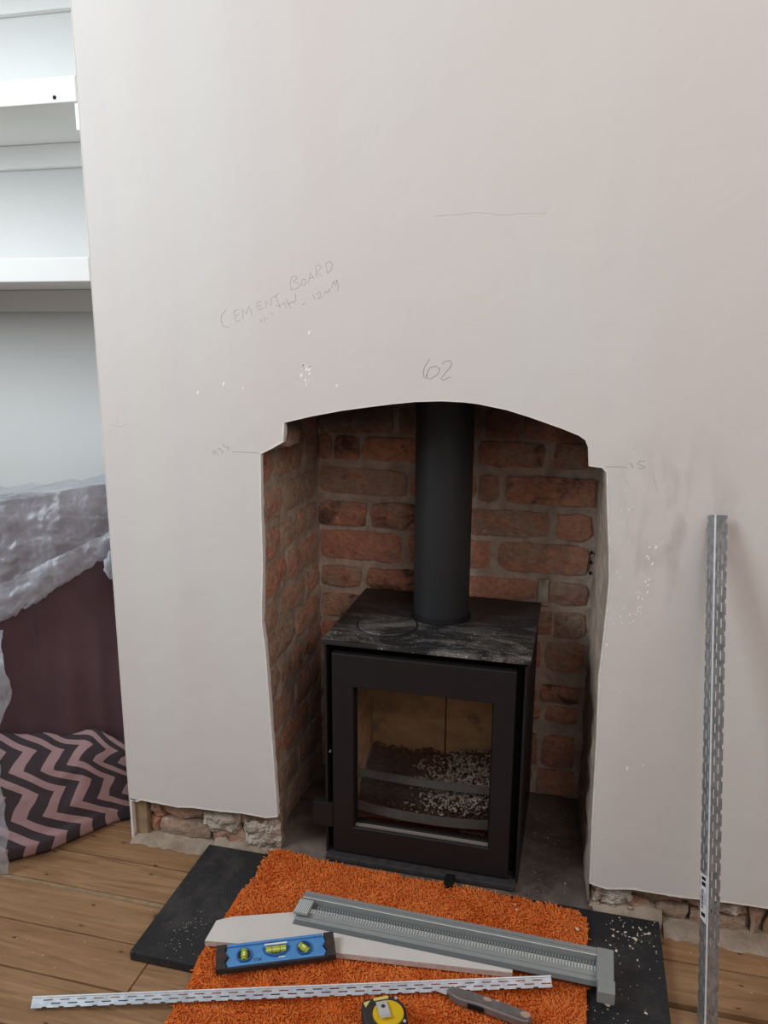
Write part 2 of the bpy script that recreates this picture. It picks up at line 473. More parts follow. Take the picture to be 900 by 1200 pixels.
# ------------------------------------------------------------------ mesh helpers
class MB:
    """collects shapes for one mesh object"""
    def __init__(self):
        self.v = []; self.f = []; self.mi = []; self.uv = None

    def add(self, vs, fs, mi=0):
        o = len(self.v)
        self.v += [tuple(p) for p in vs]
        for f in fs:
            self.f.append(tuple(i + o for i in f)); self.mi.append(mi)
        return self

    def box(self, a, b, mi=0, bev=0.0):
        x0, y0, z0 = a; x1, y1, z1 = b
        if bev <= 0:
            vs = [(x0, y0, z0), (x1, y0, z0), (x1, y1, z0), (x0, y1, z0), (x0, y0, z1), (x1, y0, z1), (x1, y1, z1), (x0, y1, z1)]
            fs = [(0, 3, 2, 1), (4, 5, 6, 7), (0, 1, 5, 4), (1, 2, 6, 5), (2, 3, 7, 6), (3, 0, 4, 7)]
            return self.add(vs, fs, mi)
        bm = bmesh.new()
        bmesh.ops.create_cube(bm, size=1.0)
        for v in bm.verts:
            v.co = Vector(((x0 + x1) / 2 + v.co.x * (x1 - x0), (y0 + y1) / 2 + v.co.y * (y1 - y0), (z0 + z1) / 2 + v.co.z * (z1 - z0)))
        bmesh.ops.bevel(bm, geom=bm.edges[:], offset=bev, segments=2, affect='EDGES', profile=0.6)
        return self.addbm(bm, mi)

    def addbm(self, bm, mi=0, mat=None):
        bm.verts.index_update()
        vs = [(mat @ v.co if mat else v.co.copy()) for v in bm.verts]
        fs = [tuple(v.index for v in f.verts) for f in bm.faces]
        bm.free()
        return self.add([tuple(p) for p in vs], fs, mi)

    def cyl(self, c0, c1, r0, r1=None, n=24, mi=0, caps=True):
        r1 = r0 if r1 is None else r1
        a = Vector(c0); b = Vector(c1); d = (b - a).normalized()
        e1 = d.orthogonal().normalized(); e2 = d.cross(e1)
        vs = []
        for c, r in ((a, r0), (b, r1)):
            for i in range(n):
                t = 2 * PI * i / n
                vs.append(tuple(c + e1 * (math.cos(t) * r) + e2 * (math.sin(t) * r)))
        fs = [(i, (i + 1) % n, n + (i + 1) % n, n + i) for i in range(n)]
        if caps:
            fs += [tuple(reversed(range(n))), tuple(range(n, 2 * n))]
        return self.add(vs, fs, mi)

    def tube(self, pts, r, n=8, mi=0):
        P = [Vector(p) for p in pts]; k = len(P); vs = []; fs = []
        for i in range(k):
            d = (P[min(i + 1, k - 1)] - P[max(i - 1, 0)]).normalized()
            e1 = d.cross(Vector((0.13, 0.21, 1))).normalized(); e2 = d.cross(e1)
            rr = r[i] if isinstance(r, (list, tuple)) else r
            for j in range(n):
                t = 2 * PI * j / n
                vs.append(tuple(P[i] + e1 * math.cos(t) * rr + e2 * math.sin(t) * rr))
        for i in range(k - 1):
            for j in range(n):
                fs.append((i * n + j, i * n + (j + 1) % n, (i + 1) * n + (j + 1) % n, (i + 1) * n + j))
        fs += [tuple(reversed(range(n))), tuple(range((k - 1) * n, k * n))]
        return self.add(vs, fs, mi)

    def prism(self, poly, lo, hi, axis='z', mi=0, side_mi=None):
        """extrude a 2-D outline along an axis"""
        n = len(poly)
        def P(p, h):
            return {'z': (p[0], p[1], h), 'y': (p[0], h, p[1]), 'x': (h, p[0], p[1])}[axis]
        vs = [P(p, lo) for p in poly] + [P(p, hi) for p in poly]
        self.add(vs, [tuple(reversed(range(n))), tuple(range(n, 2 * n))], mi)
        o = len(self.v) - 2 * n
        for i in range(n):
            j = (i + 1) % n
            self.f.append((o + i, o + j, o + n + j, o + n + i)); self.mi.append(mi if side_mi is None else side_mi)
        return self

    def build(self, name, mats, parent=None, smooth=False, fixn=True, loc=None):
        me = D.meshes.new(name)
        me.from_pydata(self.v, [], self.f)
        if not isinstance(mats, (list, tuple)):
            mats = [mats]
        for m in mats:
            me.materials.append(m)
        if len(mats) > 1:
            me.polygons.foreach_set('material_index', self.mi)
        if fixn:
            bm = bmesh.new(); bm.from_mesh(me)
            bmesh.ops.recalc_face_normals(bm, faces=bm.faces[:])
            bm.to_mesh(me); bm.free()
        if smooth:
            me.polygons.foreach_set('use_smooth', [True] * len(me.polygons))
        me.update()
        o = D.objects.new(name, me)
        COL.objects.link(o)
        if loc is not None:
            o.location = loc
        if parent is not None:
            o.parent = parent
        return o


def smooth_by_angle(o, deg=35):
    me = o.data
    me.polygons.foreach_set('use_smooth', [True] * len(me.polygons))
    bm = bmesh.new(); bm.from_mesh(me)
    for e in bm.edges:
        if len(e.link_faces) == 2:
            e.smooth = e.calc_face_angle(0) < math.radians(deg)
    bm.to_mesh(me); bm.free()
    return o


def empty(name, label, cat, loc=(0, 0, 0), rz=0.0, group=None, rot=None):
    o = D.objects.new(name, None)
    COL.objects.link(o)
    o.empty_display_size = 0.05
    o.location = loc
    o.rotation_euler = rot if rot is not None else (0, 0, rz)
    o['label'] = label; o['category'] = cat
    if group:
        o['group'] = group
    return o


def tag(o, label, cat, group=None):
    o['label'] = label; o['category'] = cat
    if group:
        o['group'] = group
    return o


def structure(o, label, cat):
    o['kind'] = 'structure'
    o['label'] = label; o['category'] = cat
    return o


def ragged(pts, step=0.02, amp=0.003, seed=1):
    """subdivide a polyline and roughen it"""
    r = random.Random(seed); out = []
    for a, b in zip(pts[:-1], pts[1:]):
        d = math.dist(a, b); n = max(1, int(d / step))
        for i in range(n):
            t = i / n
            j = amp if i or out else 0.0
            out.append((a[0] + (b[0] - a[0]) * t + r.uniform(-j, j), a[1] + (b[1] - a[1]) * t + r.uniform(-j, j)))
    out.append(pts[-1])
    return out


# ================================================================== SETTING
# ---- floor: pine boards over a dark void
fl = MB().box((-2.4, -2.2, -0.05), (1.7, 0.40, -0.022))
floor = structure(fl.build('floor', M['subfloor']), 'bare waxed pine board floor with gaps between the boards', 'floor')


def add_plank(x0, x1, y0, y1, top=0.0, mat='wood', name='plank'):
    mb = MB().box((-(x1 - x0) / 2, -(y1 - y0) / 2, -0.0215), ((x1 - x0) / 2, (y1 - y0) / 2, 0.0), bev=0.0012)
    return mb.build(name, M[mat], floor, loc=((x0 + x1) / 2, (y0 + y1) / 2, top))


seams = [0.385, 0.262, 0.148, 0.034, -0.077, -0.192, -0.299, -0.408, -0.520, -0.632, -0.745, -0.86, -0.975, -1.09, -1.2, -1.32, -1.44, -1.56, -1.68, -1.8, -1.95]
joints = {3: [], 4: [0.9], 5: [0.55], 6: [-0.747, 0.8], 7: [], 8: [-0.2], 9: [-1.0], 10: [0.3], 11: [-0.6]}
for i in range(len(seams) - 1):
    y1, y0 = seams[i] - 0.0020, seams[i + 1] + 0.0020
    if i == 4:
        y0 += 0.010
    xs = [-2.35] + joints.get(i, []) + [1.65]
    for a, b in zip(xs[:-1], xs[1:]):
        add_plank(a + 0.0014, b - 0.0014, y0, y1, top=RND.uniform(-0.0012, 0.0))
add_plank(-2.35, -0.66, -0.1915, -0.1815, top=-0.002, mat='old_wood', name='filler_strip')

# ---- opening outline on the face of the chimney breast (x, z)
OPEN_L = [(-0.613, 0.119), (-0.619, 0.28), (-0.624, 0.381), (-0.630, 0.518), (-0.636, 0.575), (-0.635, 0.61), (-0.630, 0.707), (-0.630, 0.816), (-0.628, 0.936)]
STEP_L = [(-0.628, 0.936), (-0.604, 0.948), (-0.579, 0.962), (-0.576, 1.001)]
ARCH = [(-0.576, 1.001), (-0.52, 1.015), (-0.457, 1.028), (-0.40, 1.037), (-0.356, 1.0435), (-0.31, 1.049), (-0.261, 1.0515), (-0.22, 1.0505), (-0.193, 1.048), (-0.14, 1.0385), (-0.099, 1.027), (-0.04, 1.008), (-0.008, 0.996), (0.004, 0.988), (0.010, 0.975)]
STEP_R = [(0.010, 0.975), (0.012, 0.955), (0.013, 0.941), (0.036, 0.939), (0.045, 0.930)]
OPEN_R = [(0.045, 0.930), (0.051, 0.857), (0.058, 0.79), (0.063, 0.72), (0.060, 0.626), (0.056, 0.53), (0.060, 0.40), (0.062, 0.247), (0.066, 0.081)]
BOT_L = [(-0.984, 0.102), (-0.965, 0.100), (-0.952, 0.106), (-0.86, 0.103), (-0.82, 0.108), (-0.75, 0.110), (-0.70, 0.114), (-0.64, 0.112), (-0.613, 0.119)]
BOT_R = [(0.066, 0.081), (0.10, 0.074), (0.147, 0.083), (0.245, 0.083), (0.30, 0.088), (0.385, 0.090), (0.6, 0.088), (1.7, 0.09)]
outline = (ragged(BOT_L, 0.012, 0.0025, 1)[:-1] + ragged(OPEN_L, 0.014, 0.0014, 2)[:-1] + ragged(STEP_L, 0.01, 0.0016, 3)[:-1]
           + ragged(ARCH, 0.02, 0.0004, 4)[:-1] + ragged(STEP_R, 0.01, 0.0012, 5)[:-1] + ragged(OPEN_R, 0.014, 0.0014, 6)[:-1]
           + ragged(BOT_R, 0.014, 0.0025, 7) + [(1.7, 2.6), (-0.984, 2.6)])
pl = MB().prism(outline, 0.0, 0.016, 'y', 0, 1)
wall_front = structure(pl.build('wall_front', [M['plaster'], M['raw_plaster']]), 'pinkish white plastered chimney breast with a rough arched opening', 'wall')

def rim_strip(line, wmin, wmax, seed, flip=1):
    r = random.Random(seed); vs = []; fs = []
    L = ragged(line, 0.008, 0.0, seed)
    for i, p in enumerate(L):
        a = Vector(L[max(0, i - 1)]); b = Vector(L[min(len(L) - 1, i + 1)]); d = (b - a).normalized()
        n = Vector((-d.y, d.x)) * flip; w_ = r.uniform(wmin, wmax) * (1.8 if r.random() < 0.08 else 1)
        q = Vector(p) - n * 0.0016; o = Vector(p) + n * w_
        vs += [(q.x, 0.006, q.y), (q.x + n.x * 0.001, -0.0006, q.y + n.y * 0.001), (o.x, -0.0005, o.y), (o.x, 0.001, o.y)]
    for i in range(len(L) - 1):
        for k in range(3):
            fs.append((i * 4 + k, i * 4 + k + 1, i * 4 + 5 + k, i * 4 + 4 + k))
    return MB().add(vs, fs).build('chipped_edge', M['raw_plaster'], wall_front)


rim_strip(OPEN_L, 0.0005, 0.0028, 21)
rim_strip(STEP_L, 0.0005, 0.0025, 22)
rim_strip(ARCH, 0.0002, 0.0009, 23)
rim_strip(STEP_R, 0.0004, 0.002, 24)
rim_strip(OPEN_R, 0.0006, 0.003, 25)
rim_strip(BOT_L, 0.0005, 0.003, 26)
rim_strip(BOT_R, 0.0008, 0.0025, 27)
rim_strip([(-0.984, 2.6), (-0.984, 0.102)], 0.0, 0.0012, 28)

# masonry core behind the plaster (one part of the chimney breast)
core_outline = ([(-0.972, 0.0), (-0.66, 0.0), (-0.655, 0.93), (-0.590, 0.945), (-0.590, 1.015)] + [(x, z + 0.012) for x, z in ARCH[1:-2]]
                + [(0.020, 0.985), (0.075, 0.955), (0.085, 0.5), (0.085, 0.0), (1.7, 0.0), (1.7, 2.6), (-0.972, 2.6)])
MB().prism(core_outline, 0.045, 0.12, 'y').build('masonry_core', M['mortar'], wall_front)
# the chimney breast's left cheek, turning into the alcove, and the plaster's corner return down to the floor
MB().box((-0.984, 0.016, 0.102), (-0.972, 0.32, 2.6)).build('side_cheek', M['plaster'], wall_front)
MB().prism([(-0.9845, 0.0), (-0.979, 0.0), (-0.979, 0.098), (-0.962, 0.104), (-0.984, 0.106)], 0.0, 0.10, 'y').build('corner_return', M['raw_plaster'], wall_front)
MB().box((-0.9785, 0.012, 0.002), (-0.948, 0.10, 0.094), bev=0.003).build('timber_plug', M['old_wood'], wall_front)


# ---- bricks
def brick_obj(parent, cx, cz, w_, h_, face, depth=0.05, normal='-y', rough=1.0, mat='brick', name='brick', seed=None):
    """one old brick: an uneven front face with worn corners; normal '-y' faces the room, '+x' faces right"""
    r = random.Random(seed if seed is not None else int((cx * 977 + cz * 3571 + face * 71) * 1000))
    nx = max(3, min(7, int(w_ / 0.03) + 2)); nz = 4
    vs = []; fs = []
    for j in range(nz):
        for i in range(nx):
            u = i / (nx - 1) - 0.5; v = j / (nz - 1) - 0.5
            edge = (i in (0, nx - 1)) + (j in (0, nz - 1))
            x = u * w_ + r.uniform(-1, 1) * 0.0030 * rough
            z = v * h_ + r.uniform(-1, 1) * 0.0027 * rough
            if edge == 2:
                x *= 0.965; z *= 0.93
            y = r.uniform(-0.0022, 0.0022) * rough + (0.0035 * edge)
            vs.append((x, y, z))
    n0 = len(vs)
    for j in range(nz - 1):
        for i in range(nx - 1):
            a = j * nx + i
            fs.append((a, a + 1, a + nx + 1, a + nx))
    ring = [i for i in range(nx)] + [j * nx + nx - 1 for j in range(1, nz)] + [(nz - 1) * nx + i for i in range(nx - 2, -1, -1)] + [j * nx for j in range(nz - 2, 0, -1)]
    for k in ring:
        vs.append((vs[k][0], depth, vs[k][2]))
    m = len(ring)
    for k in range(m):
        fs.append((ring[(k + 1) % m], ring[k], n0 + k, n0 + (k + 1) % m))
    mb = MB(); mb.add(vs, fs)
    if normal == '-y':
        o = smooth_by_angle(mb.build(name, M[mat], parent, loc=(cx, face, cz)), 40)
        o.rotation_euler = (0, r.uniform(-0.012, 0.012), 0)
    else:                                   # +x : local x runs along +y, front faces +x
        o = smooth_by_angle(mb.build(name, M[mat], parent, loc=(face, cx, cz)), 40)
        o.rotation_euler = (r.uniform(-0.02, 0.02), 0, PI / 2)
    return o


# ---- recess: back wall
def bumpy_sheet(nu, nv, fn, amp=0.003, sc=30, seed=0):
    vs = []
    for j in range(nv):
        for i in range(nu):
            p, nrm = fn(i / (nu - 1), j / (nv - 1))
            d = mnoise.fractal(Vector(p) * sc + Vector((seed, 0, 0)), 0.9, 2.0, 4) * amp
            vs.append((p[0] + nrm[0] * d, p[1] + nrm[1] * d, p[2] + nrm[2] * d))
    fs = [(j * nu + i, j * nu + i + 1, (j + 1) * nu + i + 1, (j + 1) * nu + i) for j in range(nv - 1) for i in range(nu - 1)]
    return MB().add(vs, fs)


XL, XR, YB = -0.645, 0.040, 0.400
wb = bumpy_sheet(40, 70, lambda u, v: ((XL - 0.02 + u * (XR - XL + 0.05), YB + 0.004, 0.0 + v * 1.30), (0, -1, 0)), 0.004, 34)
wb.box((XL - 0.06, YB + 0.012, 0.0), (XR + 0.05, YB + 0.06, 1.30))
wall_back = structure(wb.build('wall_back', M['mortar'], smooth=True), 'rough red brick back of the fireplace recess behind the stove', 'wall')
ROWS = [  # z0, z1, bricks as (x0, x1)
    (0.931, 0.998, [(-0.640, -0.45), (-0.437, -0.236), (-0.224, -0.148), (-0.136, 0.030)]),
    (0.866, 0.925, [(-0.640, -0.607), (-0.600, -0.537), (-0.525, -0.33), (-0.318, -0.248), (-0.236, -0.086), (-0.063, 0.030)]),
    (0.780, 0.845, [(-0.638, -0.414), (-0.402, -0.245), (-0.233, -0.188), (-0.172, 0.036)]),
    (0.698, 0.760, [(-0.640, -0.518), (-0.503, -0.29), (-0.277, -0.066), (-0.048, 0.030)]),
    (0.611, 0.683, [(-0.638, -0.425), (-0.407, -0.263), (-0.251, -0.203), (-0.182, 0.028)]),
    (0.537, 0.590, [(-0.632, -0.531), (-0.511, -0.30), (-0.288, -0.088), (-0.058, 0.030)]),
    (0.453, 0.514, [(-0.638, -0.43), (-0.415, -0.20), (-0.187, -0.098), (-0.086, -0.050), (-0.042, 0.030)]),
    (0.364, 0.437, [(-0.638, -0.53), (-0.518, -0.30), (-0.288, -0.070), (-0.058, 0.032)]),
    (0.279, 0.322, [(-0.638, -0.43), (-0.415, -0.20), (-0.187, -0.075), (-0.066, 0.030)]),
    (0.226, 0.266, [(-0.638, -0.53), (-0.518, -0.30), (-0.288, -0.066), (-0.052, 0.026)]),
    (0.102, 0.188, [(-0.638, -0.43), (-0.415, -0.20), (-0.187, -0.066), (-0.054, 0.024)]),
    (0.024, 0.094, [(-0.638, -0.53), (-0.518, -0.30), (-0.288, -0.078), (-0.066, 0.026)]),
    (1.010, 1.075, [(-0.640, -0.53), (-0.518, -0.31), (-0.298, -0.09), (-0.078, 0.034)]),
    (1.087, 1.150, [(-0.640, -0.44), (-0.428, -0.22), (-0.208, 0.0)]),
]
for z0, z1, bs in ROWS:
    for x0, x1 in bs:
        brick_obj(wall_back, (x0 + x1) / 2, (z0 + z1) / 2, x1 - x0, z1 - z0, YB - 0.006 + RND.uniform(-0.002, 0.002))
# small pale mortar plug between two bricks, and drilled holes
MB().box((-0.086, 0.394, 0.530), (-0.060, 0.41, 0.596), bev=0.003).build('mortar_plug', M['lime'], wall_back)
for z in (0.672, 0.648, 0.622):
    MB().cyl((0.034, 0.398, z), (0.034, 0.388, z), 0.0035, n=10).build('drill_hole', M['soot_shade'], wall_back)

# ---- recess: left reveal
wl = bumpy_sheet(34, 80, lambda u, v: ((XL + 0.002, 0.016 + u * 0.40, v * 1.2), (1, 0, 0)), 0.005, 30, 5)
wl.box((XL - 0.05, 0.02, 0.0), (XL - 0.008, 0.42, 1.2))
wall_left = structure(wl.build('wall_left', M['render'], smooth=True), 'brick and mortar left side of the fireplace recess', 'wall')
LROWS = [
    (0.868, 0.930, [(0.022, 0.100), (0.112, 0.285), (0.30, 0.385)]),
    (0.780, 0.846, [(0.024, 0.150), (0.168, 0.375)]),
    (0.698, 0.760, [(0.022, 0.130), (0.148, 0.300), (0.312, 0.385)]),
    (0.612, 0.682, [(0.024, 0.155), (0.172, 0.375)]),
    (0.536, 0.594, [(0.022, 0.100), (0.116, 0.285), (0.30, 0.385)]),
    (0.454, 0.520, [(0.026, 0.210), (0.226, 0.378)]),
    (0.372, 0.440, [(0.026, 0.105), (0.120, 0.180), (0.196, 0.255), (0.27, 0.385)]),
    (0.286, 0.354, [(0.028, 0.190), (0.206, 0.380)]),
    (0.200, 0.270, [(0.028, 0.100), (0.116, 0.290), (0.305, 0.385)]),
    (0.112, 0.184, [(0.028, 0.200), (0.216, 0.380)]),
    (0.026, 0.096, [(0.030, 0.120), (0.135, 0.350)]),
]
for k, (z0, z1, bs) in enumerate(LROWS):
    for y0, y1 in bs:
        brick_obj(wall_left, (y0 + y1) / 2, (z0 + z1) / 2, y1 - y0, z1 - z0, (XL + 0.009) - RND.uniform(0.0, 0.003), normal='+x', rough=1.05, mat='brick_smeared')
# corbelled bricks under the arch's left springing
brick_obj(wall_left, 0.060, 0.985, 0.085, 0.070, -0.580, depth=0.06, normal='+x', rough=1.8, mat='brick_smeared')
brick_obj(wall_left, 0.135, 0.975, 0.050, 0.075, -0.596, depth=0.045, normal='+x', rough=1.6, mat='brick_smeared')
brick_obj(wall_left, 0.28, 0.965, 0.20, 0.065, XL + 0.012, normal='+x', rough=1.6, mat='brick_smeared')
brick_obj(wall_left, 0.25, 1.045, 0.22, 0.065, XL + 0.012, normal='+x', rough=1.6, mat='brick_smeared')

# ---- recess: right reveal, rendered
ZR = sorted((z, x) for x, z in OPEN_R)


def right_x(z):
    if z <= ZR[0][0]:
        return ZR[0][1]
    for (za, xa), (zb, xb) in zip(ZR[:-1], ZR[1:]):
        if z <= zb:
            return xa + (xb - xa) * (z - za) / (zb - za)
    return ZR[-1][1]


wr = bumpy_sheet(30, 80, lambda u, v: ((right_x(v * 1.2) * (1 - u) + 0.040 * u + 0.0005 - 0.004 * u * (1 - u), 0.012 + u * 0.40, v * 1.2), (-1, 0, 0)), 0.005, 20, 9)
wr.box((0.075, 0.02, 0.0), (0.12, 0.42, 1.2))
wall_right = structure(wr.build('wall_right', M['render'], smooth=True), 'grey rendered right side of the fireplace recess', 'wall')
# ---- recess: closing slab above, out of sight behind the arch
top = MB().box((-0.70, 0.12, 1.20), (0.12, 0.46, 1.24))
structure(top.build('ceiling_recess', M['soot_shade']), 'black underside of the flue closing plate above the stove', 'ceiling')
base = MB().box((-0.646, 0.002, 0.0), (0.075, 0.41, 0.02), bev=0.002)
structure(base.build('floor_recess', M['recess_slate']), 'dusty black slate hearth base inside the brick recess', 'hearth')

# ---- where the skirting was: bare brick, lime lumps and a cement fillet
L_LOW = [(-0.945, -0.915, 0.055, 0.098), (-0.912, -0.815, 0.056, 0.100), (-0.80, -0.735, 0.062, 0.106), (-0.722, -0.622, 0.066, 0.110),
         (-0.946, -0.925, 0.010, 0.050), (-0.920, -0.795, 0.008, 0.052), (-0.786, -0.705, 0.008, 0.050), (-0.69, -0.620, 0.010, 0.060)]
R_LOW = [(0.075, 0.15, 0.045, 0.078), (0.16, 0.250, 0.050, 0.080), (0.262, 0.372, 0.048, 0.084),
         (0.085, 0.19, 0.008, 0.040), (0.205, 0.262, 0.008, 0.044), (0.268, 0.368, 0.006, 0.042), (0.378, 0.398, 0.008, 0.086), (0.408, 0.46, 0.004, 0.085),
         (0.47, 0.66, 0.008, 0.042), (0.47, 0.60, 0.05, 0.084), (0.61, 0.8, 0.05, 0.084), (0.67, 0.88, 0.008, 0.042)]
for x0, x1, z0, z1 in L_LOW + R_LOW:
    m = 'old_wood' if 0.40 < x0 < 0.42 else 'brick_low'
    brick_obj(wall_front, (x0 + x1) / 2, (z0 + z1) / 2, x1 - x0, z1 - z0, 0.022 + RND.uniform(-0.003, 0.006), depth=0.03, rough=1.8, mat=m, name='timber_plug' if m == 'old_wood' else 'brick')


def lumps(name, mat, parent, n, xr, zr, yr, rr, seed):
    r = random.Random(seed); mb = MB()
    for _ in range(n):
        bm = bmesh.new(); bmesh.ops.create_icosphere(bm, subdivisions=1, radius=1)
        R = r.uniform(*rr)
        c = Vector((r.uniform(*xr), r.uniform(*yr), r.uniform(*zr)))
        for v in bm.verts:
            k = 1 + r.uniform(-0.35, 0.35)
            v.co = c + Vector((v.co.x * R * 1.3 * k, v.co.y * R * 0.7 * k, v.co.z * R * k))
        mb.addbm(bm)
    o = mb.build(name, M[mat], parent)
    o['kind'] = 'stuff'
    return o


def lime_patch(x0, x1, z0, z1, seed):
    """one crusty smear of lime mortar with broken edges"""
    def fn(u, v):
        e = min(1.0, 5 * min(u, 1 - u)) * min(1.0, 4 * min(v, 1 - v))
        return ((x0 + (x1 - x0) * u, 0.026 - 0.012 * e, z0 + (z1 - z0) * v), (0, -1, 0))
    mb = bumpy_sheet(int((x1 - x0) / 0.003) + 2, int((z1 - z0) / 0.003) + 2, fn, 0.0075, 48, seed)
    return mb.build('lime_patch', M['lime'], wall_front)


lime_patch(-0.706, -0.616, 0.008, 0.094, 1)
lime_patch(-0.808, -0.715, 0.040, 0.092, 2)
lime_patch(0.070, 0.150, 0.020, 0.078, 3)
lime_patch(0.280, 0.365, 0.046, 0.082, 4)
lumps('lime_lumps', 'lime', wall_front, 60, (-0.700, -0.624), (0.012, 0.088), (0.014, 0.022), (0.0015, 0.0045), 3)
lumps('lime_lumps', 'lime', wall_front, 30, (0.072, 0.15), (0.025, 0.075), (0.014, 0.024), (0.0015, 0.005), 5)


def fillet(x0, x1, y0, y1, h, seed):
    n = max(6, int((x1 - x0) / 0.012)); r = random.Random(seed); vs = []; fs = []
    prof = [(0.0, 0.0), (0.15, 0.55), (0.45, 0.9), (0.8, 1.0), (1.0, 1.15)]
    m = len(prof)
    for i in range(n + 1):
        x = x0 + (x1 - x0) * i / n
        jy = r.uniform(-0.004, 0.004)
        for a, b in prof:
            vs.append((x, y0 + jy * (1 - a) + (y1 - y0) * a, h * b * r.uniform(0.85, 1.15)))
    for i in range(n):
        for j in range(m - 1):
            k = i * m + j
            fs.append((k, k + m, k + m + 1, k + 1))
    return MB().add(vs, fs).build('cement_fillet', M['fillet'], wall_front, smooth=True)


fillet(-0.978, -0.780, -0.018, 0.04, 0.010, 1)
fillet(-0.778, -0.622, 0.000, 0.04, 0.026, 2)
fillet(0.068, 0.212, 0.000, 0.04, 0.028, 3)
fillet(0.214, 0.9, -0.022, 0.04, 0.011, 4)

# ---- pencil notes, hairline crack and filler flecks on the plaster
STROKES = [
 [[(-0.6905,1.2177),(-0.7006,1.2071),(-0.7027,1.197),(-0.6984,1.1854),(-0.6855,1.1843)], [(-0.6666,1.2177),(-0.6747,1.2148),(-0.6707,1.1947),(-0.6616,1.1976)], [(-0.6725,1.2057),(-0.6651,1.208)], [(-0.6558,1.1999),(-0.657,1.2185),(-0.6494,1.2091),(-0.6423,1.2242),(-0.6365,1.2068)], [(-0.6162,1.2335),(-0.6267,1.2296),(-0.6236,1.2165),(-0.6128,1.2205)], [(-0.6253,1.223),(-0.6164,1.2256)], [(-0.6066,1.2199),(-0.6087,1.234),(-0.5953,1.2244),(-0.5973,1.2385)], [(-0.593,1.2396),(-0.5804,1.2474)], [(-0.587,1.2432),(-0.5827,1.2306)], [(-0.5542,1.2769),(-0.5576,1.2645),(-0.5547,1.2533)], [(-0.5542,1.2769),(-0.545,1.2795),(-0.5436,1.274),(-0.5529,1.2672),(-0.5423,1.2671),(-0.5363,1.2629),(-0.544,1.256),(-0.5547,1.2533)], [(-0.5331,1.2711),(-0.5347,1.2629),(-0.5287,1.2615),(-0.5249,1.2683),(-0.5285,1.2739),(-0.5331,1.2711)], [(-0.521,1.2664),(-0.5162,1.2847),(-0.5089,1.2737)], [(-0.5188,1.2738),(-0.5109,1.2767)], [(-0.5043,1.2764),(-0.5056,1.2955),(-0.498,1.2981),(-0.4945,1.2926),(-0.5036,1.2854),(-0.4929,1.2787)], [(-0.4827,1.2829),(-0.4861,1.3007),(-0.4771,1.3051),(-0.4725,1.2986),(-0.4758,1.2883),(-0.4827,1.2829)], [(-0.5878,1.2241),(-0.5754,1.2255)], [(-0.5815,1.2283),(-0.5786,1.2198)], [(-0.5738,1.2269),(-0.5691,1.2311),(-0.5663,1.2198)], [(-0.5659,1.2367),(-0.557,1.2198)], [(-0.563,1.2268),(-0.5506,1.2338)], [(-0.5472,1.2463),(-0.546,1.2338),(-0.5522,1.2296)], [(-0.5339,1.2268),(-0.5278,1.2281)], [(-0.5123,1.2461),(-0.5073,1.235)], [(-0.5048,1.2447),(-0.4987,1.2502),(-0.4957,1.246),(-0.5019,1.2364),(-0.4928,1.2405)], [(-0.4897,1.2446),(-0.4867,1.2515),(-0.4831,1.2474),(-0.4791,1.2556),(-0.4762,1.2487)], [(-0.4747,1.2569),(-0.4716,1.2678),(-0.4641,1.2705),(-0.4621,1.2637),(-0.4628,1.25)], [(-0.4716,1.2678),(-0.4672,1.261),(-0.4641,1.2705)], [(-0.6184,1.1929),(-0.6198,1.2),(-0.6105,1.1943),(-0.6133,1.2043),(-0.6041,1.2)], [(-0.599,1.2128),(-0.5929,1.2071)]],
 [[(-0.2854,1.1284),(-0.2944,1.1144),(-0.2974,1.1046),(-0.2963,1.0963),(-0.2934,1.0935)], [(-0.2905,1.0957),(-0.2892,1.1048),(-0.2837,1.1132),(-0.2744,1.115),(-0.2665,1.1114),(-0.2671,1.1051),(-0.2733,1.0974),(-0.284,1.0916),(-0.2905,1.0929),(-0.2916,1.0991)], [(-0.2616,1.1191),(-0.2575,1.1244),(-0.2476,1.1259),(-0.2433,1.1207),(-0.2473,1.1124),(-0.2584,1.0997),(-0.2632,1.0913),(-0.2596,1.0897),(-0.2455,1.0965)]],
 [[(-0.7276,0.939),(-0.733,0.9369),(-0.7322,0.9311),(-0.7258,0.9333),(-0.7276,0.939),(-0.7186,0.9287)], [(-0.7212,0.9413),(-0.7158,0.9444),(-0.715,0.9396),(-0.7098,0.9388),(-0.7111,0.9329)], [(-0.706,0.9535),(-0.7093,0.9514),(-0.7053,0.9468),(-0.6989,0.9489),(-0.696,0.9442),(-0.7003,0.9411)], [(-0.689,0.9377),(-0.6662,0.9381),(-0.6272,0.9374)]],
 [[(0.0405,0.9412),(0.0636,0.9419),(0.0767,0.942)], [(0.0851,0.9502),(0.089,0.9409)], [(0.0796,0.9478),(0.0827,0.9492)], [(0.1083,0.9546),(0.0987,0.9533),(0.0967,0.9481),(0.1024,0.9467),(0.1091,0.9444),(0.1061,0.9405),(0.0988,0.9408)]],
 [[(-0.2799,1.3788),(-0.234,1.3804),(-0.2038,1.3824),(-0.1588,1.3769),(-0.122,1.3787),(-0.0856,1.3777)], [(-0.9622,0.9849),(-0.9425,0.9802),(-0.9261,0.9861)], [(0.0841,0.9767),(0.093,0.974)], [(0.0778,0.919),(0.086,0.9069)], [(0.1258,0.9245),(0.1334,0.9016)]],
]


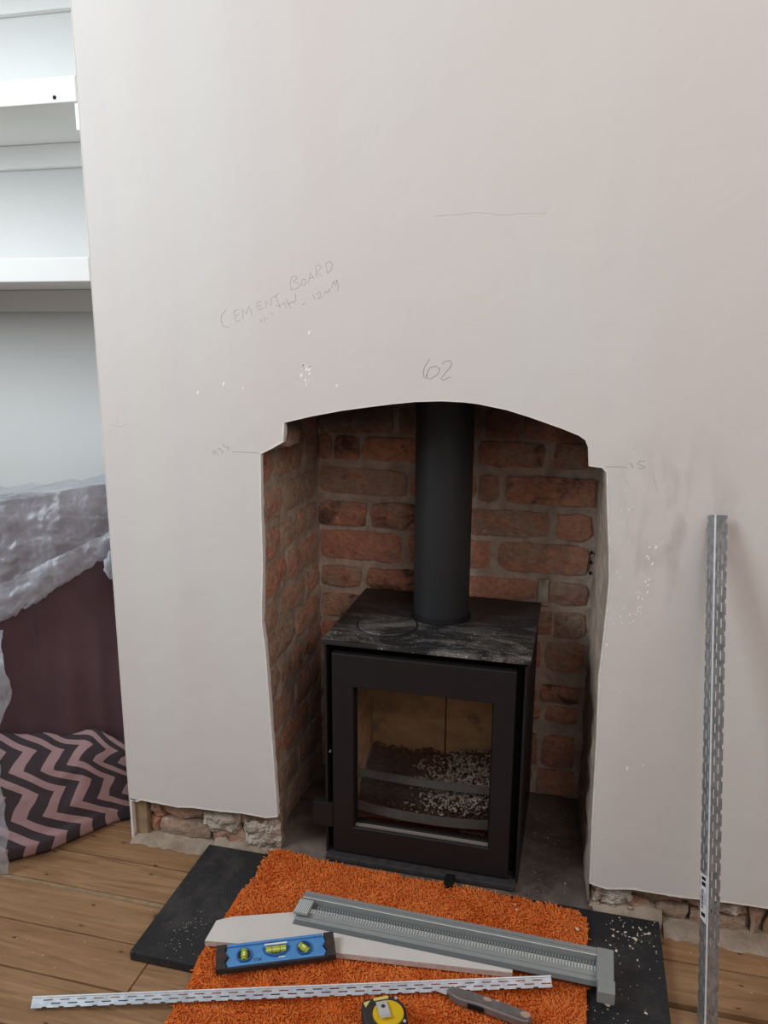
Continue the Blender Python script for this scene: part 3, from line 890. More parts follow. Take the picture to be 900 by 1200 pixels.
def strokes(name, groups, mat, wdt):
    cu = D.curves.new(name, 'CURVE'); cu.dimensions = '3D'
    cu.bevel_depth = wdt * 0.85; cu.bevel_resolution = 1
    for s in groups:
        sp = cu.splines.new('POLY'); sp.points.add(len(s) - 1)
        for p, (x, z) in zip(sp.points, s):
            p.co = (x, 0.0, z, 1)
    cu.materials.append(M[mat])
    o = D.objects.new(name, cu); COL.objects.link(o); o.parent = wall_front
    return o


strokes('pencil_note', STROKES[0], 'pencil_faint', 0.00055)['label'] = 'slanting pencil note reading CEMENT BOARD and 12MM'
strokes('pencil_number', STROKES[1], 'pencil', 0.0007)['label'] = 'pencilled number 62 over the arch'
strokes('pencil_number', STROKES[2], 'pencil', 0.00055)['label'] = 'small slanting 935 and level line by the upper left of the opening'
strokes('pencil_number', STROKES[3], 'pencil', 0.00055)['label'] = 'small 15 and level line by the upper right of the opening'
strokes('hairline_crack', STROKES[4], 'crack', 0.00034)

r = random.Random(5)
fk = MB()
FL = [(-0.521, 1.174, .004), (-0.466, 1.075, .004), (-0.759, 1.055, .0045), (-0.702, 1.073, .0045), (-0.66, 1.066, .003), (0.121, 0.349, .004), (0.066, 0.60, .003), (0.150, 0.36, .0025)]
FL += [(-0.529 + r.uniform(-.009, .009), 1.075 + r.uniform(0, .04), r.uniform(.002, .0045)) for _ in range(14)]
for x, z, n_ in ((0.124, 0.675, 4), (0.119, 0.699, 4), (0.125, 0.716, 3), (0.131, 0.774, 3), (0.134, 0.799, 2), (0.110, 0.655, 4), (0.128, 0.735, 3)):
    FL += [(x + r.uniform(-.007, .007), z + r.uniform(-.009, .009), r.uniform(.0015, .0035)) for _ in range(n_)]
FL += [(0.066 + r.uniform(0, .03), r.uniform(.18, .9), r.uniform(.001, .002)) for _ in range(22)]
for x, z, rr in FL:
    k = 7; a0 = r.uniform(0, 6); tl = r.uniform(-1.1, -0.3)
    P_ = [(math.cos(a0 + 2 * PI * i / k) * rr * r.uniform(.35, .7), math.sin(a0 + 2 * PI * i / k) * rr * r.uniform(.8, 1.5)) for i in range(k)]
    fk.prism([(x + px * math.cos(tl) - pz * math.sin(tl) * 0.6, z + px * math.sin(tl) + pz * math.cos(tl)) for px, pz in P_], -0.00035, 0.0004, 'y')
fo = fk.build('filler_flecks', M['filler'], wall_front); fo['kind'] = 'stuff'

# ---- alcove to the left
MB_ = MB().box((-2.4, 0.32, 0.0), (-0.972, 0.36, 2.6))
structure(MB_.build('wall_alcove', M['alcove_wall']), 'pale painted back wall of the alcove behind the shelves', 'wall')


def shelf(z0, z1, label, side=False):
    t = empty('alcove_shelf', label, 'shelf', (-1.6, 0.0, z0), group='white built-in alcove shelves')
    MB().box((-0.7, 0.0, 0), (0.6135, 0.319, z1 - z0), bev=0.0025).build('shelf_board', M['white_paint'], t)
    MB().box((-0.7, 0.298, -0.052), (0.6135, 0.319, -0.0005), bev=0.002).build('rear_batten', M['white_paint'], t)
    if side:
        MB().box((0.605, 0.004, -0.050), (0.6135, 0.297, -0.0005), bev=0.001).build('side_batten', M['white_paint'], t)
        MB().cyl((0.565, -0.0006, 0.010), (0.565, 0.002, 0.010), 0.004, n=10).build('screw_hole', M['soot_shade'], t)
    return t


shelf(1.273, 1.321, 'lowest white painted alcove shelf, level with the pencil note')
shelf(1.607, 1.654, 'middle white painted alcove shelf with a small chip in its front edge', True)
shelf(1.941, 1.988, 'top white alcove shelf, only its rear batten in view')


# ================================================================== STOVE
HZ = 0.02
stove = empty('wood_stove', 'black steel wood burning stove with a large glass door, standing in the brick recess', 'stove', (-0.294, 0.030, HZ))
# carcass: side panels, back, floor, top rail (local: x +-0.215, y 0..0.355, z 0..0.522)
for s in (-1, 1):
    mb = MB().box((min(s * 0.214, s * 0.2085), -0.004, 0.012), (max(s * 0.214, s * 0.2085), 0.350, 0.506), bev=0.0015)
    mb.build('side_panel', M['stove'], stove)
mb = MB().box((-0.208, 0.336, 0.012), (0.208, 0.350, 0.506))
mb.box((-0.208, 0.03, 0.012), (0.208, 0.336, 0.030))
mb.box((-0.208, 0.03, 0.485), (0.208, 0.336, 0.506))
for s in (-1, 1):
    mb.box((min(s * 0.208, s * 0.168), 0.032, 0.03), (max(s * 0.208, s * 0.168), 0.06, 0.485))
mb.box((-0.168, 0.032, 0.448), (0.168, 0.06, 0.485)).box((-0.168, 0.032, 0.03), (0.168, 0.06, 0.066))
mb.build('carcass', M['stove_dark'], stove)
# top plate with dust
tp = MB().box((-0.219, -0.010, 0.5130), (0.219, 0.355, 0.5215), bev=0.0014).build('top_plate', M['stove_top'], stove)
mb = MB().cyl((-0.104, 0.112, 0.5205), (-0.104, 0.112, 0.5255), 0.0660, 0.0640, n=48)
smooth_by_angle(mb.build('cover_disc', M['stove_top'], tp), 20)
mb = MB()
n = 48; prof = [(0.0662, 0.5222), (0.0685, 0.5222)]
mb.add([(-0.104 + math.cos(2 * PI * i / n) * a, 0.112 + math.sin(2 * PI * i / n) * a, b) for a, b in prof for i in range(n)], [(i, (i + 1) % n, n + (i + 1) % n, n + i) for i in range(n)])
mb.build('disc_joint', M['stove_dark'], tp)
# base plate lip
MB().box((-0.210, -0.022, 0.0045), (0.210, 0.33, 0.0155), bev=0.002).box((-0.200, 0.0, 0.0), (0.200, 0.32, 0.0045)).build('base_plate', M['stove_lip'], stove)
# air control knob under the lip
mb = MB().box((0.062, -0.052, 0.0075), (0.082, -0.016, 0.0185), bev=0.003)
mb.build('air_knob', M['stove_dark'], stove)


# door frame (local outline) : outer x -0.199..0.195, z 0.016..0.492 ; opening x -0.150..0.148, z 0.088..0.420
def ring(mb, outer, inner, y0, y1, bev=0.0):
    ox0, oz0, ox1, oz1 = outer; ix0, iz0, ix1, iz1 = inner
    O = [(ox0, oz0), (ox1, oz0), (ox1, oz1), (ox0, oz1)]; I = [(ix0, iz0), (ix1, iz0), (ix1, iz1), (ix0, iz1)]
    b = bev
    Ob = [(ox0 + b, oz0 + b), (ox1 - b, oz0 + b), (ox1 - b, oz1 - b), (ox0 + b, oz1 - b)]
    Ib = [(ix0 - b, iz0 - b), (ix1 + b, iz0 - b), (ix1 + b, iz1 + b), (ix0 - b, iz1 + b)]
    L = [[(x, y1, z) for x, z in O], [(x, y0 + b, z) for x, z in O], [(x, y0, z) for x, z in Ob], [(x, y0, z) for x, z in Ib],
         [(x, y0 + b, z) for x, z in I], [(x, y1, z) for x, z in I]]
    vs = [p for l in L for p in l]; fs = []
    for k in range(6):
        n_ = (k + 1) % 6
        for i in range(4):
            j = (i + 1) % 4
            fs.append((k * 4 + i, k * 4 + j, n_ * 4 + j, n_ * 4 + i))
    return mb.add(vs, fs)


GX0, GZ0, GX1, GZ1 = -0.149, 0.086, 0.149, 0.420
door = ring(MB(), (-0.1965, 0.021, 0.1925, 0.493), (GX0, GZ0, GX1, GZ1), -0.006, 0.024, 0.0016).build('door', M['stove'], stove)
ring(MB(), (GX0 - 0.0002, GZ0 - 0.0002, GX1 + 0.0002, GZ1 + 0.0002), (GX0 + 0.004, GZ0 + 0.003, GX1 - 0.004, GZ1 - 0.003), 0.010, 0.016, 0.0005).build('glass_trim', M['stove_dark'], door)
MB().box((GX0 + 0.002, 0.001, GZ0 + 0.0002), (GX1 - 0.002, 0.009, GZ0 + 0.0035)).build('lower_glass_bead', M['bright_edge'], door)
MB().box((GX0 + 0.0045, 0.0115, GZ0 + 0.0035), (GX1 - 0.0045, 0.0145, GZ1 - 0.0035)).build('glass_pane', M['glass'], door)
# faint worn lettering along the foot of the glass
mb = MB(); rr_ = random.Random(3); x = GX1 - 0.062
while x < GX1 - 0.012:
    w_ = rr_.uniform(0.0022, 0.0042); h_ = rr_.choice([0.004, 0.004, 0.0065])
    mb.box((x, 0.0109, GZ0 + 0.018), (x + w_ * 0.35, 0.0114, GZ0 + 0.018 + h_)); mb.box((x, 0.0109, GZ0 + 0.018), (x + w_, 0.0114, GZ0 + 0.0188))
    x += w_ + 0.0018
mb.build('worn_lettering', simple('worn_grey_print', lin(58, 50, 49), 0.7), door)
# door catch
mb = MB().box((-0.243, -0.006, 0.078), (-0.197, 0.012, 0.136), bev=0.002)
mb.build('door_catch', M['stove'], door)
MB().cyl((-0.2025, 0.002, 0.262), (-0.2025, -0.0055, 0.262), 0.002, n=10).build('door_pin', M['bright_edge'], door)
# fire chamber
mb = MB().box((-0.196, 0.232, 0.03), (0.0105, 0.254, 0.470), bev=0.001); mb.build('fire_board', M['fire_board'], stove)
mb = MB().box((0.0145, 0.232, 0.03), (0.196, 0.254, 0.470), bev=0.001); mb.build('fire_board', M['fire_board'], stove)
for s in (-1, 1):
    mb = MB().box((min(s * 0.190, s * 0.168), 0.062, 0.03), (max(s * 0.190, s * 0.168), 0.231, 0.470), bev=0.001)
    mb.build('fire_board', M['fire_board'], stove)
mb = MB().prism([(0.07, 0.440), (0.231, 0.38), (0.231, 0.392), (0.07, 0.452)], -0.167, 0.167, 'x')
mb.build('baffle_plate', M['fire_board'], stove)


def curved_bar(name, y_mid, sag, z, h, th, x0=-0.164, x1=0.164):
    n = 20; vs = []; fs = []
    for i in range(n + 1):
        u = i / n; xx = x0 + (x1 - x0) * u; yy = y_mid - sag * (1 - (2 * u - 1) ** 2)
        vs += [(xx, yy, z), (xx, yy + th, z), (xx, yy + th, z + h), (xx, yy, z + h)]
    for i in range(n):
        for k in range(4):
            a = i * 4 + k; b = i * 4 + (k + 1) % 4
            fs.append((a, b, b + 4, a + 4))
    fs += [(3, 2, 1, 0), (n * 4, n * 4 + 1, n * 4 + 2, n * 4 + 3)]
    return smooth_by_angle(MB().add(vs, fs).build(name, M['iron'], stove))


curved_bar('log_guard_bar', 0.052, 0.018, 0.094, 0.020, 0.006)
curved_bar('log_guard_bar', 0.098, 0.010, 0.150, 0.016, 0.008)


def chips(name, mat, n, fn, size, parent, seed):
    r = random.Random(seed); mb = MB()
    for _ in range(n):
        c = Vector(fn(r)); s = r.uniform(*size)
        e = Matrix.Rotation(r.uniform(0, 6.28), 3, 'Z') @ Matrix.Rotation(r.uniform(-0.8, 0.8), 3, 'X') @ Matrix.Rotation(r.uniform(-0.8, 0.8), 3, 'Y')
        a, b, d = s * r.uniform(0.8, 1.7), s * r.uniform(0.4, 0.8), s * r.uniform(0.25, 0.6)
        vs = [c + e @ Vector((sx * a * r.uniform(.7, 1), sy * b * r.uniform(.7, 1), sz * d)) for sz in (-1, 1) for sy in (-1, 1) for sx in (-1, 1)]
        mb.add([tuple(v) for v in vs], [(0, 2, 3, 1), (4, 5, 7, 6), (0, 1, 5, 4), (1, 3, 7, 5), (3, 2, 6, 7), (2, 0, 4, 6)])
    o = mb.build(name, M[mat], parent, fixn=False); o['kind'] = 'stuff'
    return o


def bed(x, y):
    return 0.085 + 0.075 * min(1, max(0, (y - 0.05) / 0.16)) + 0.022 * max(0, x / 0.16) + 0.012 * mnoise.noise(Vector((x * 22, y * 22, 1)))


mb = bumpy_sheet(30, 20, lambda u, v: ((-0.165 + 0.33 * u, 0.05 + 0.18 * v, bed(-0.165 + 0.33 * u, 0.05 + 0.18 * v) - 0.004), (0, 0, 1)), 0.004, 60)
bo = mb.build('ember_bed', M['charcoal'], stove); bo['kind'] = 'stuff'


def pt_char(r):
    x = r.uniform(-0.160, 0.160); y = r.uniform(0.052, 0.226)
    return (x, y, bed(x, y) + r.uniform(0, 0.008))


def pt_ash(r):
    while True:
        x = r.gauss(0.075, 0.055); y = r.gauss(0.135, 0.045)
        if -0.05 < x < 0.158 and 0.058 < y < 0.224:
            return (x, y, bed(x, y) + 0.006 + r.uniform(0, 0.010))


chips('charcoal_bits', 'charcoal', 1300, pt_char, (0.0014, 0.0055), stove, 7)
chips('ash_flakes', 'ash', 1300, pt_ash, (0.0010, 0.0036), stove, 8)

# ---- flue pipe
pipe = empty('flue_pipe', 'straight matt black flue pipe rising from the stove top', 'flue', (-0.294, 0.235, HZ + 0.5215))
smooth_by_angle(MB().cyl((0, 0, 0.0), (0, 0, 0.665), 0.0635, n=64).build('pipe', M['flue'], pipe))
mb = MB()
n = 64; prof = [(0.0636, 0.012), (0.0655, 0.011), (0.068, 0.004), (0.0685, 0.0003), (0.0636, 0.0003)]
vs = [(math.cos(2 * PI * i / n) * a, math.sin(2 * PI * i / n) * a, b) for a, b in prof for i in range(n)]
fs = [(k * n + i, k * n + (i + 1) % n, (k + 1) * n + (i + 1) % n, (k + 1) * n + i) for k in range(len(prof) - 1) for i in range(n)]
smooth_by_angle(mb.add(vs, fs).build('collar', M['stove_dark'], pipe))

# ================================================================== HEARTH SLAB, RUG
slab = MB().box((-0.783, -0.338, 0.0006), (0.2055, -0.0005, HZ), bev=0.0022).build('hearth_slab', M['slate'])
tag(slab, 'black slate hearth slab in front of the fireplace, mostly under the orange rug', 'hearth')

rug_poly = [(-0.634, 0.004), (-0.595, 0.008), (-0.51, -0.006), (-0.3, -0.010), (-0.085, -0.012), (-0.03, -0.016), (0.036, -0.022), (0.053, -0.029), (0.062, -0.042), (0.065, -0.062), (0.062, -0.3), (0.062, -0.62),
            (-0.10, -0.62), (-0.35, -0.558), (-0.592, -0.482), (-0.632, -0.470), (-0.646, -0.456), (-0.640, -0.40)]


def inside(x, y, P):
    c = False; j = len(P) - 1
    for i in range(len(P)):
        (xi, yi), (xj, yj) = P[i], P[j]
        if (yi > y) != (yj > y) and x < (xj - xi) * (y - yi) / (yj - yi) + xi:
            c = not c
        j = i
    return c


def rug_h(x, y):
    t = min(1, max(0, (y + 0.368) / 0.034)); t = t * t * (3 - 2 * t)
    return HZ * t + 0.0008 + 0.003 * max(0, mnoise.noise(Vector((x * 7, y * 7, 0.4))))


rug = empty('bath_rug', 'shaggy bright orange rug on the black hearth, under the tools', 'rug', (-0.29, -0.25, HZ))
bm = bmesh.new()
gx = 46; gy = 42; vid = {}
for j in range(gy + 1):
    for i in range(gx + 1):
        x = -0.66 + 0.74 * i / gx; y = -0.63 + 0.66 * j / gy
        vid[i, j] = (x, y)
mb = MB(); idx = {}
for (i, j), (x, y) in vid.items():
    idx[i, j] = len(mb.v); mb.v.append((x + 0.29, y + 0.25, rug_h(x, y) + 0.006 - HZ))
for j in range(gy):
    for i in range(gx):
        x, y = vid[i, j]; x2, y2 = vid[i + 1, j + 1]
        if inside((x + x2) / 2, (y + y2) / 2, rug_poly):
            mb.f.append((idx[i, j], idx[i + 1, j], idx[i + 1, j + 1], idx[i, j + 1])); mb.mi.append(0)
bm.free()
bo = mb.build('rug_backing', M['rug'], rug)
bmx = bmesh.new(); bmx.from_mesh(bo.data)
bmesh.ops.delete(bmx, geom=[v for v in bmx.verts if not v.link_faces], context='VERTS')
bmx.to_mesh(bo.data); bmx.free()


def make_pile():
    rg = np.random.default_rng(4)
    N = 30000
    pts = []
    cell = 0.0037
    xs = np.arange(-0.655, 0.075, cell); ys = np.arange(-0.63, 0.02, cell)
    for x in xs:
        for y in ys:
            px = x + rg.uniform(-.5, .5) * cell; py = y + rg.uniform(-.5, .5) * cell
            if inside(px, py, rug_poly):
                pts.append((px, py))
    V = []; F = []; T = []
    S = 3; K = 4
    for px, py in pts:
        a = 2 * PI * mnoise.noise(Vector((px * 13, py * 13, 3.3))) * 1.3 + mnoise.noise(Vector((px * 85, py * 85, 7.7))) * 4.0 - 1.4
        L = 0.0112 + rg.uniform(-.003, .003); rad = rg.uniform(0.0014, 0.0021)
        lean = rg.uniform(0.35, 0.95)
        dx, dy = math.cos(a), math.sin(a)
        curl = rg.uniform(-1.3, 1.3)
        h0 = rug_h(px, py) + 0.004
        o = len(V); tone = min(1, max(0, 0.5 + 0.5 * mnoise.noise(Vector((px * 24, py * 24, 1.1))) + rg.uniform(-.4, .4)))
        for k in range(K):
            t = k / (K - 1)
            hor = L * lean * (t ** 1.4) * 0.85
            ver = L * (1.0 - 0.5 * lean) * math.sin(min(1, t * 1.15) * PI / 2) * (1 - 0.28 * t * lean)
            ox = dx * hor - dy * curl * hor * t * 0.5; oy = dy * hor + dx * curl * hor * t * 0.5
            rr = rad * (1.0, 1.08, 0.95, 0.45)[k]
            for s in range(S):
                th = 2 * PI * s / S + a
                # ring lies across the strand, tilting as it bends over
                ex = -dy * math.cos(th); ey = dx * math.cos(th); ez = math.sin(th) * (0.35 + 0.6 * t)
                bx = -dx * math.sin(th) * (1 - t) * 0.9; by = -dy * math.sin(th) * (1 - t) * 0.9
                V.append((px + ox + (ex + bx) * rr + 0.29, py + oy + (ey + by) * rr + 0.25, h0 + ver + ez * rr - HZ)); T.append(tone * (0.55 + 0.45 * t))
        for k in range(K - 1):
            for s in range(S):
                s2 = (s + 1) % S
                F.append((o + k * S + s, o + k * S + s2, o + (k + 1) * S + s2, o + (k + 1) * S + s))
        F.append((o + (K - 1) * S, o + (K - 1) * S + 1, o + (K - 1) * S + 2))
    me = D.meshes.new('pile')
    me.from_pydata(V, [], F)
    at = me.attributes.new('tone', 'FLOAT', 'POINT')
    at.data.foreach_set('value', T)
    me.polygons.foreach_set('use_smooth', [True] * len(me.polygons))
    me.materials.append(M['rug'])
    o = D.objects.new('pile', me); COL.objects.link(o); o.parent = rug
    o['kind'] = 'stuff'


make_pile()

# ================================================================== TOOLS ON THE RUG
RT = HZ + 0.0150        # where things rest in the pile
# board offcut
bp = [(-0.642, -0.304), (-0.644, -0.249), (-0.619, -0.232), (-0.497, -0.186), (-0.42, -0.182), (-0.068, -0.212), (-0.068, -0.236), (-0.389, -0.270), (-0.52, -0.286)]
bp = [(x + 0.0, y + 0.0) for x, y in bp]
bd = MB().prism([(x + 0.36, y + 0.24) for x, y in bp], 0.0, 0.011, 'z', 0, 1).build('board_offcut', [M['board'], M['board_edge']], loc=(-0.36, -0.24, RT))
tag(bd, 'white board offcut with a clipped corner, on the orange rug under the blue level', 'board')

# grey ribbed channel with an upright end block
BT = RT + 0.0112
ch = empty('grey_channel', 'long grey ribbed channel with a block at each end, lying across the white board', 'channel', (-0.494, -0.146, BT), rz=math.radians(-1.1))
LEN = 0.604


def rail(prof, name, mat, y_off=0.0, x0=0.0, x1=LEN, th=0.0016):
    """sheet-metal profile (y, z) run along x"""
    up = [(y, z + th) for y, z in prof]
    poly = prof + list(reversed(up))
    return MB().prism(poly, x0, x1, 'x').build(name, M[mat], ch)


rail([(-0.0185, 0.0165), (0.0, 0.0165)], 'back_flange', 'grey_plastic')
rail([(-0.0195, 0.0175), (-0.0182, 0.0175)], 'lit_lip', 'grey_plastic_light', th=0.0012)  # pale strip painting the lit edge of the back flange
rail([(-0.034, 0.0035), (-0.0195, 0.0035)], 'groove_floor', 'grey_plastic_dark')
rail([(-0.0185, 0.0), (-0.0178, 0.0)], 'groove_back', 'grey_plastic', th=0.0168)
rail([(-0.066, 0.0025), (-0.048, 0.0075)], 'front_flange', 'grey_plastic')
rail([(-0.0475, 0.0055), (-0.034, 0.0055)], 'rib_strip', 'grey_plastic_light')
rail([(-0.0105, 0.0182), (-0.0098, 0.0182)], 'scored_line', 'grey_plastic_dark', th=0.0003)
rail([(-0.0580, 0.0062), (-0.0572, 0.0065)], 'scored_line', 'grey_plastic_dark', th=0.0003)
rail([(-0.075, 0.0006), (-0.066, 0.0025)], 'front_edge', 'grey_plastic_dark', th=0.0012)
mb = MB(); k = 0
x = 0.035
while x < LEN - 0.03:
    mb.box((x, -0.046, 0.0071), (x + 0.0026, -0.036, 0.0086)); x += 0.0056
o = mb.build('rib_teeth', M['grey_plastic'], ch); o['kind'] = 'stuff'
mb = MB(); x = 0.035
while x < LEN - 0.03:
    mb.box((x, -0.031, 0.0051), (x + 0.0022, -0.0225, 0.0064)); x += 0.0056
o = mb.build('groove_teeth', M['grey_plastic'], ch); o['kind'] = 'stuff'
mb = MB().box((LEN - 0.030, -0.078, 0.003), (LEN, 0.0, 0.0205), bev=0.0015)
mb.box((LEN - 0.028, -0.104, -0.004), (LEN + 0.002, -0.074, 0.0195), bev=0.0015)
mb.build('end_block', M['grey_plastic'], ch)
mb = MB().box((-0.004, -0.062, 0.012), (0.026, -0.022, 0.0170), bev=0.001)
eb = mb.build('perforated_end_block', M['grey_plastic'], ch)
mb = MB()
for i in range(7):
    for j in range(9):
        mb.box((-0.002 + i * 0.004, -0.060 + j * 0.0042, 0.0170), (0.0002 + i * 0.004, -0.0578 + j * 0.0042, 0.0182))
o = mb.build('grip_dots', M['grey_plastic_light'], eb); o['kind'] = 'stuff'
MB().prism([(0.0, -0.060), (0.06, -0.066), (0.075, -0.034), (0.026, -0.030), (0.004, -0.040)], 0.001, 0.0035, 'z').build('shadow_sheet', M['grey_plastic_dark'], ch)  # flat dark sheet put in as the shade under the perforated block

# ---- torpedo level
lv = empty('spirit_level', 'short blue spirit level with black rubber ends and three vials, on the white board', 'level', (-0.4975, -0.303, BT - 0.0010), rot=(math.radians(11), 0, math.radians(24.0)))
LL, LW, LT = 0.218, 0.049, 0.0130
HX = 0.0
body_poly = [(-0.088, -LW / 2 + 0.004), (0.088, -LW / 2 + 0.004), (0.092, -0.010), (0.086, 0.0), (0.092, 0.010), (0.088, LW / 2 - 0.0005), (-0.088, LW / 2 - 0.0005), (-0.092, 0.010), (-0.086, 0.0), (-0.092, -0.010)]
MB().prism(body_poly, 0.003, LT - 0.004, 'z').build('body', M['level_blue'], lv)
# raised rim and ribs
mb = MB().box((-0.088, LW / 2 - 0.005, LT - 0.004), (0.088, LW / 2, LT), bev=0.001).box((-0.088, -LW / 2 + 0.003, LT - 0.004), (0.088, -LW / 2 + 0.0085, LT), bev=0.001)
mb.build('rim', M['level_blue'], lv)
MB().box((-0.106, -LW / 2 - 0.0005, 0.0), (0.106, -LW / 2 + 0.003, LT - 0.0015), bev=0.001).build('rubber_edge', M['rubber'], lv)
for s in (-1, 1):
    pts = [(s * 0.109, -LW / 2), (s * 0.109, LW / 2), (s * 0.090, LW / 2), (s * 0.094, 0.010), (s * 0.088, 0.0), (s * 0.094, -0.010), (s * 0.090, -LW / 2)]
    if s < 0:
        pts = pts[::-1]
    e = MB().prism(pts, 0.0, LT + 0.0008, 'z').build('end_cap', M['rubber'], lv)
    MB().cyl((s * 0.100, 0.002, LT), (s * 0.100, 0.002, LT + 0.0014), 0.0068, n=20).build('hang_hole_rim', simple('hole_brown', lin(70, 48, 44), 0.8), e)


def vial(cx, cy, ang, length, hole_r, name='vial'):
    rim = MB()
    n = 28
    vs = [(cx + math.cos(2 * PI * i / n) * a, cy + math.sin(2 * PI * i / n) * a, b) for a, b in ((hole_r + 0.003, LT - 0.004), (hole_r + 0.0028, LT), (hole_r + 0.0006, LT), (hole_r, LT - 0.0032)) for i in range(n)]
    fs = [(k * n + i, k * n + (i + 1) % n, (k + 1) * n + (i + 1) % n, (k + 1) * n + i) for k in range(3) for i in range(n)]
    rim.add(vs, fs)
    rm = rim.build('vial_ring', M['level_blue_dark'], lv)
    MB().cyl((cx, cy, LT - 0.0042), (cx, cy, LT - 0.0034), hole_r, n=28).build('vial_well', M['rubber'], rm)
    d = Vector((math.cos(ang), math.sin(ang), 0)) * length / 2
    c = Vector((cx, cy, LT - 0.0035))
    MB().cyl(c - d, c + d, 0.0064, n=16).build(name, M['vial'], rm)
    b = d.normalized() * 0.0045
    MB().cyl(c - b + Vector((0, 0, .0034)), c + b + Vector((0, 0, .0034)), 0.0034, n=12).build('bubble', M['bubble'], rm)
    mb = MB()
    for s in (-1, 1):
        q = c + d.normalized() * 0.006 * s
        mb.cyl(q - d.normalized() * 0.0004, q + d.normalized() * 0.0004, 0.0066, n=16)
    mb.build('vial_lines', M['vial_line'], rm)


vial(-0.058, 0.0, math.radians(90), 0.020, 0.0112)
vial(0.052, 0.0, math.radians(-45), 0.021, 0.0112)
# middle vial in a half-round pocket open to the top edge
mb = MB(); n = 18
arc = [(0.0 + math.cos(PI + PI * i / n) * 0.021, 0.010 + math.sin(PI + PI * i / n) * 0.0165) for i in range(n + 1)]
outer = [(math.cos(PI + PI * i / n) * 0.0245, 0.010 + math.sin(PI + PI * i / n) * 0.020) for i in range(n + 1)]
mb.prism(outer + arc[::-1], LT - 0.004, LT, 'z')
pk = mb.build('pocket_rim', M['level_blue_dark'], lv)
MB().prism(arc, LT - 0.0042, LT - 0.0036, 'z').build('pocket', M['rubber'], pk)
MB().cyl((-0.0185, 0.0035, LT - 0.0018), (0.0185, 0.0035, LT - 0.0018), 0.0064, n=16).build('vial', M['vial'], pk)
MB().cyl((-0.006, 0.0035, LT), (0.005, 0.0035, LT), 0.0038, n=12).build('bubble', M['bubble'], pk)
mb = MB()
for s in (-0.0075, 0.0075):
    mb.cyl((s - 0.0004, 0.0035, LT - 0.0018), (s + 0.0004, 0.0035, LT - 0.0018), 0.0067, n=16)
mb.build('vial_lines', M['vial_line'], pk)
MB().box((-0.021, 0.0125, LT - 0.0005), (0.021, 0.0160, LT + 0.0006), bev=0.0004).build('white_stripe', M['white_print'], lv)
MB().box((0.004, -0.0125, LT - 0.0038), (0.016, -0.0103, LT - 0.0032)).build('white_stripe', M['white_print'], lv)
# printed letters
def letters(txt, size, loc, rot, parent, mat, name='lettering', ext=0.0002):
    cu = D.curves.new(name, 'FONT'); cu.body = txt; cu.size = size; cu.extrude = ext
    cu.align_x = 'CENTER'; cu.align_y = 'CENTER'; cu.materials.append(M[mat])
    tmp = D.objects.new(name, cu); COL.objects.link(tmp)
    bpy.context.view_layer.update()
    me = D.meshes.new_from_object(tmp.evaluated_get(bpy.context.evaluated_depsgraph_get()))
    D.objects.remove(tmp, do_unlink=True); D.curves.remove(cu)
    o = D.objects.new(name, me); COL.objects.link(o); o.parent = parent; o.location = loc; o.rotation_euler = rot
    if not me.materials:
        me.materials.append(M[mat])
    return o


MB().prism([(-0.041, -0.014), (-0.020, -0.014), (-0.024, 0.006), (-0.036, 0.002)], LT - 0.0041, LT - 0.0034, 'z').build('raised_panel', simple('bright_blue_panel', lin(84, 146, 206), 0.4), lv)
letters('OX', 0.0098, (-0.0335, -0.0118, LT - 0.0031), (0, 0, 0), lv, 'black_print')


# ---- perforated angle beads
def bead(L, wing, half, n_slots, pitch, name_parent, mat, ang, slot_rows=((0.26, 0.36), (0.58, 0.69)), start=0.02, nose_r=0.0016, th=0.0005):
    """two slotted wings meeting along a round nose; x along the length, nose at the origin, wings spreading to -z"""
    for sgn, nm in ((-1, 'slotted_wing'), (1, 'slotted_wing')):
        mb = MB()
        xs = [0.0]
        rows = [0.0]
        for a, b in slot_rows:
            rows += [a * wing, b * wing]
        rows += [0.90 * wing, wing]
        direction = Vector((0, sgn * math.sin(ang), -math.cos(ang)))
        nrm = Vector((0, sgn * math.cos(ang), math.sin(ang)))

        def quad(xa, xb, ra, rb):
            for t_ in (0, th):
                pass
            p = [Vector((xa, 0, 0)) + direction * ra, Vector((xb, 0, 0)) + direction * ra, Vector((xb, 0, 0)) + direction * rb, Vector((xa, 0, 0)) + direction * rb]
            mb.add([tuple(v) for v in p] + [tuple(v - nrm * th) for v in p], [(0, 1, 2, 3), (7, 6, 5, 4), (0, 4, 5, 1), (1, 5, 6, 2), (2, 6, 7, 3), (3, 7, 4, 0)])
        for ri in range(len(rows) - 1):
            ra, rb = rows[ri], rows[ri + 1]
            kind = ri % 2 == 1 and ri < len(rows) - 2
            notch = ri == len(rows) - 2
            if not kind and not notch:
                quad(0, L, ra, rb)
            else:
                off = 0.0 if (ri // 2) % 2 == 0 else pitch / 2
                ln = pitch * (0.56 if kind else 0.28)
                x = 0.0; s = start + off
                while s + ln < L:
                    quad(x, s, ra, rb); x = s + ln; s += pitch
                quad(x, L, ra, rb)
        mb.build(nm, M[mat], name_parent, fixn=False)
    MB().cyl((0, 0, 0), (L, 0, 0), nose_r, n=10).build('nose', M['galv_nose'], name_parent)


def orient(o, origin, xdir, zdir):
    x_ = Vector(xdir).normalized(); z_ = Vector(zdir); z_ = (z_ - x_ * z_.dot(x_)).normalized(); y_ = z_.cross(x_)
    m = Matrix.Identity(4)
    for i in range(3):
        m[i][0] = x_[i]; m[i][1] = y_[i]; m[i][2] = z_[i]; m[i][3] = origin[i]
    o.matrix_world = m


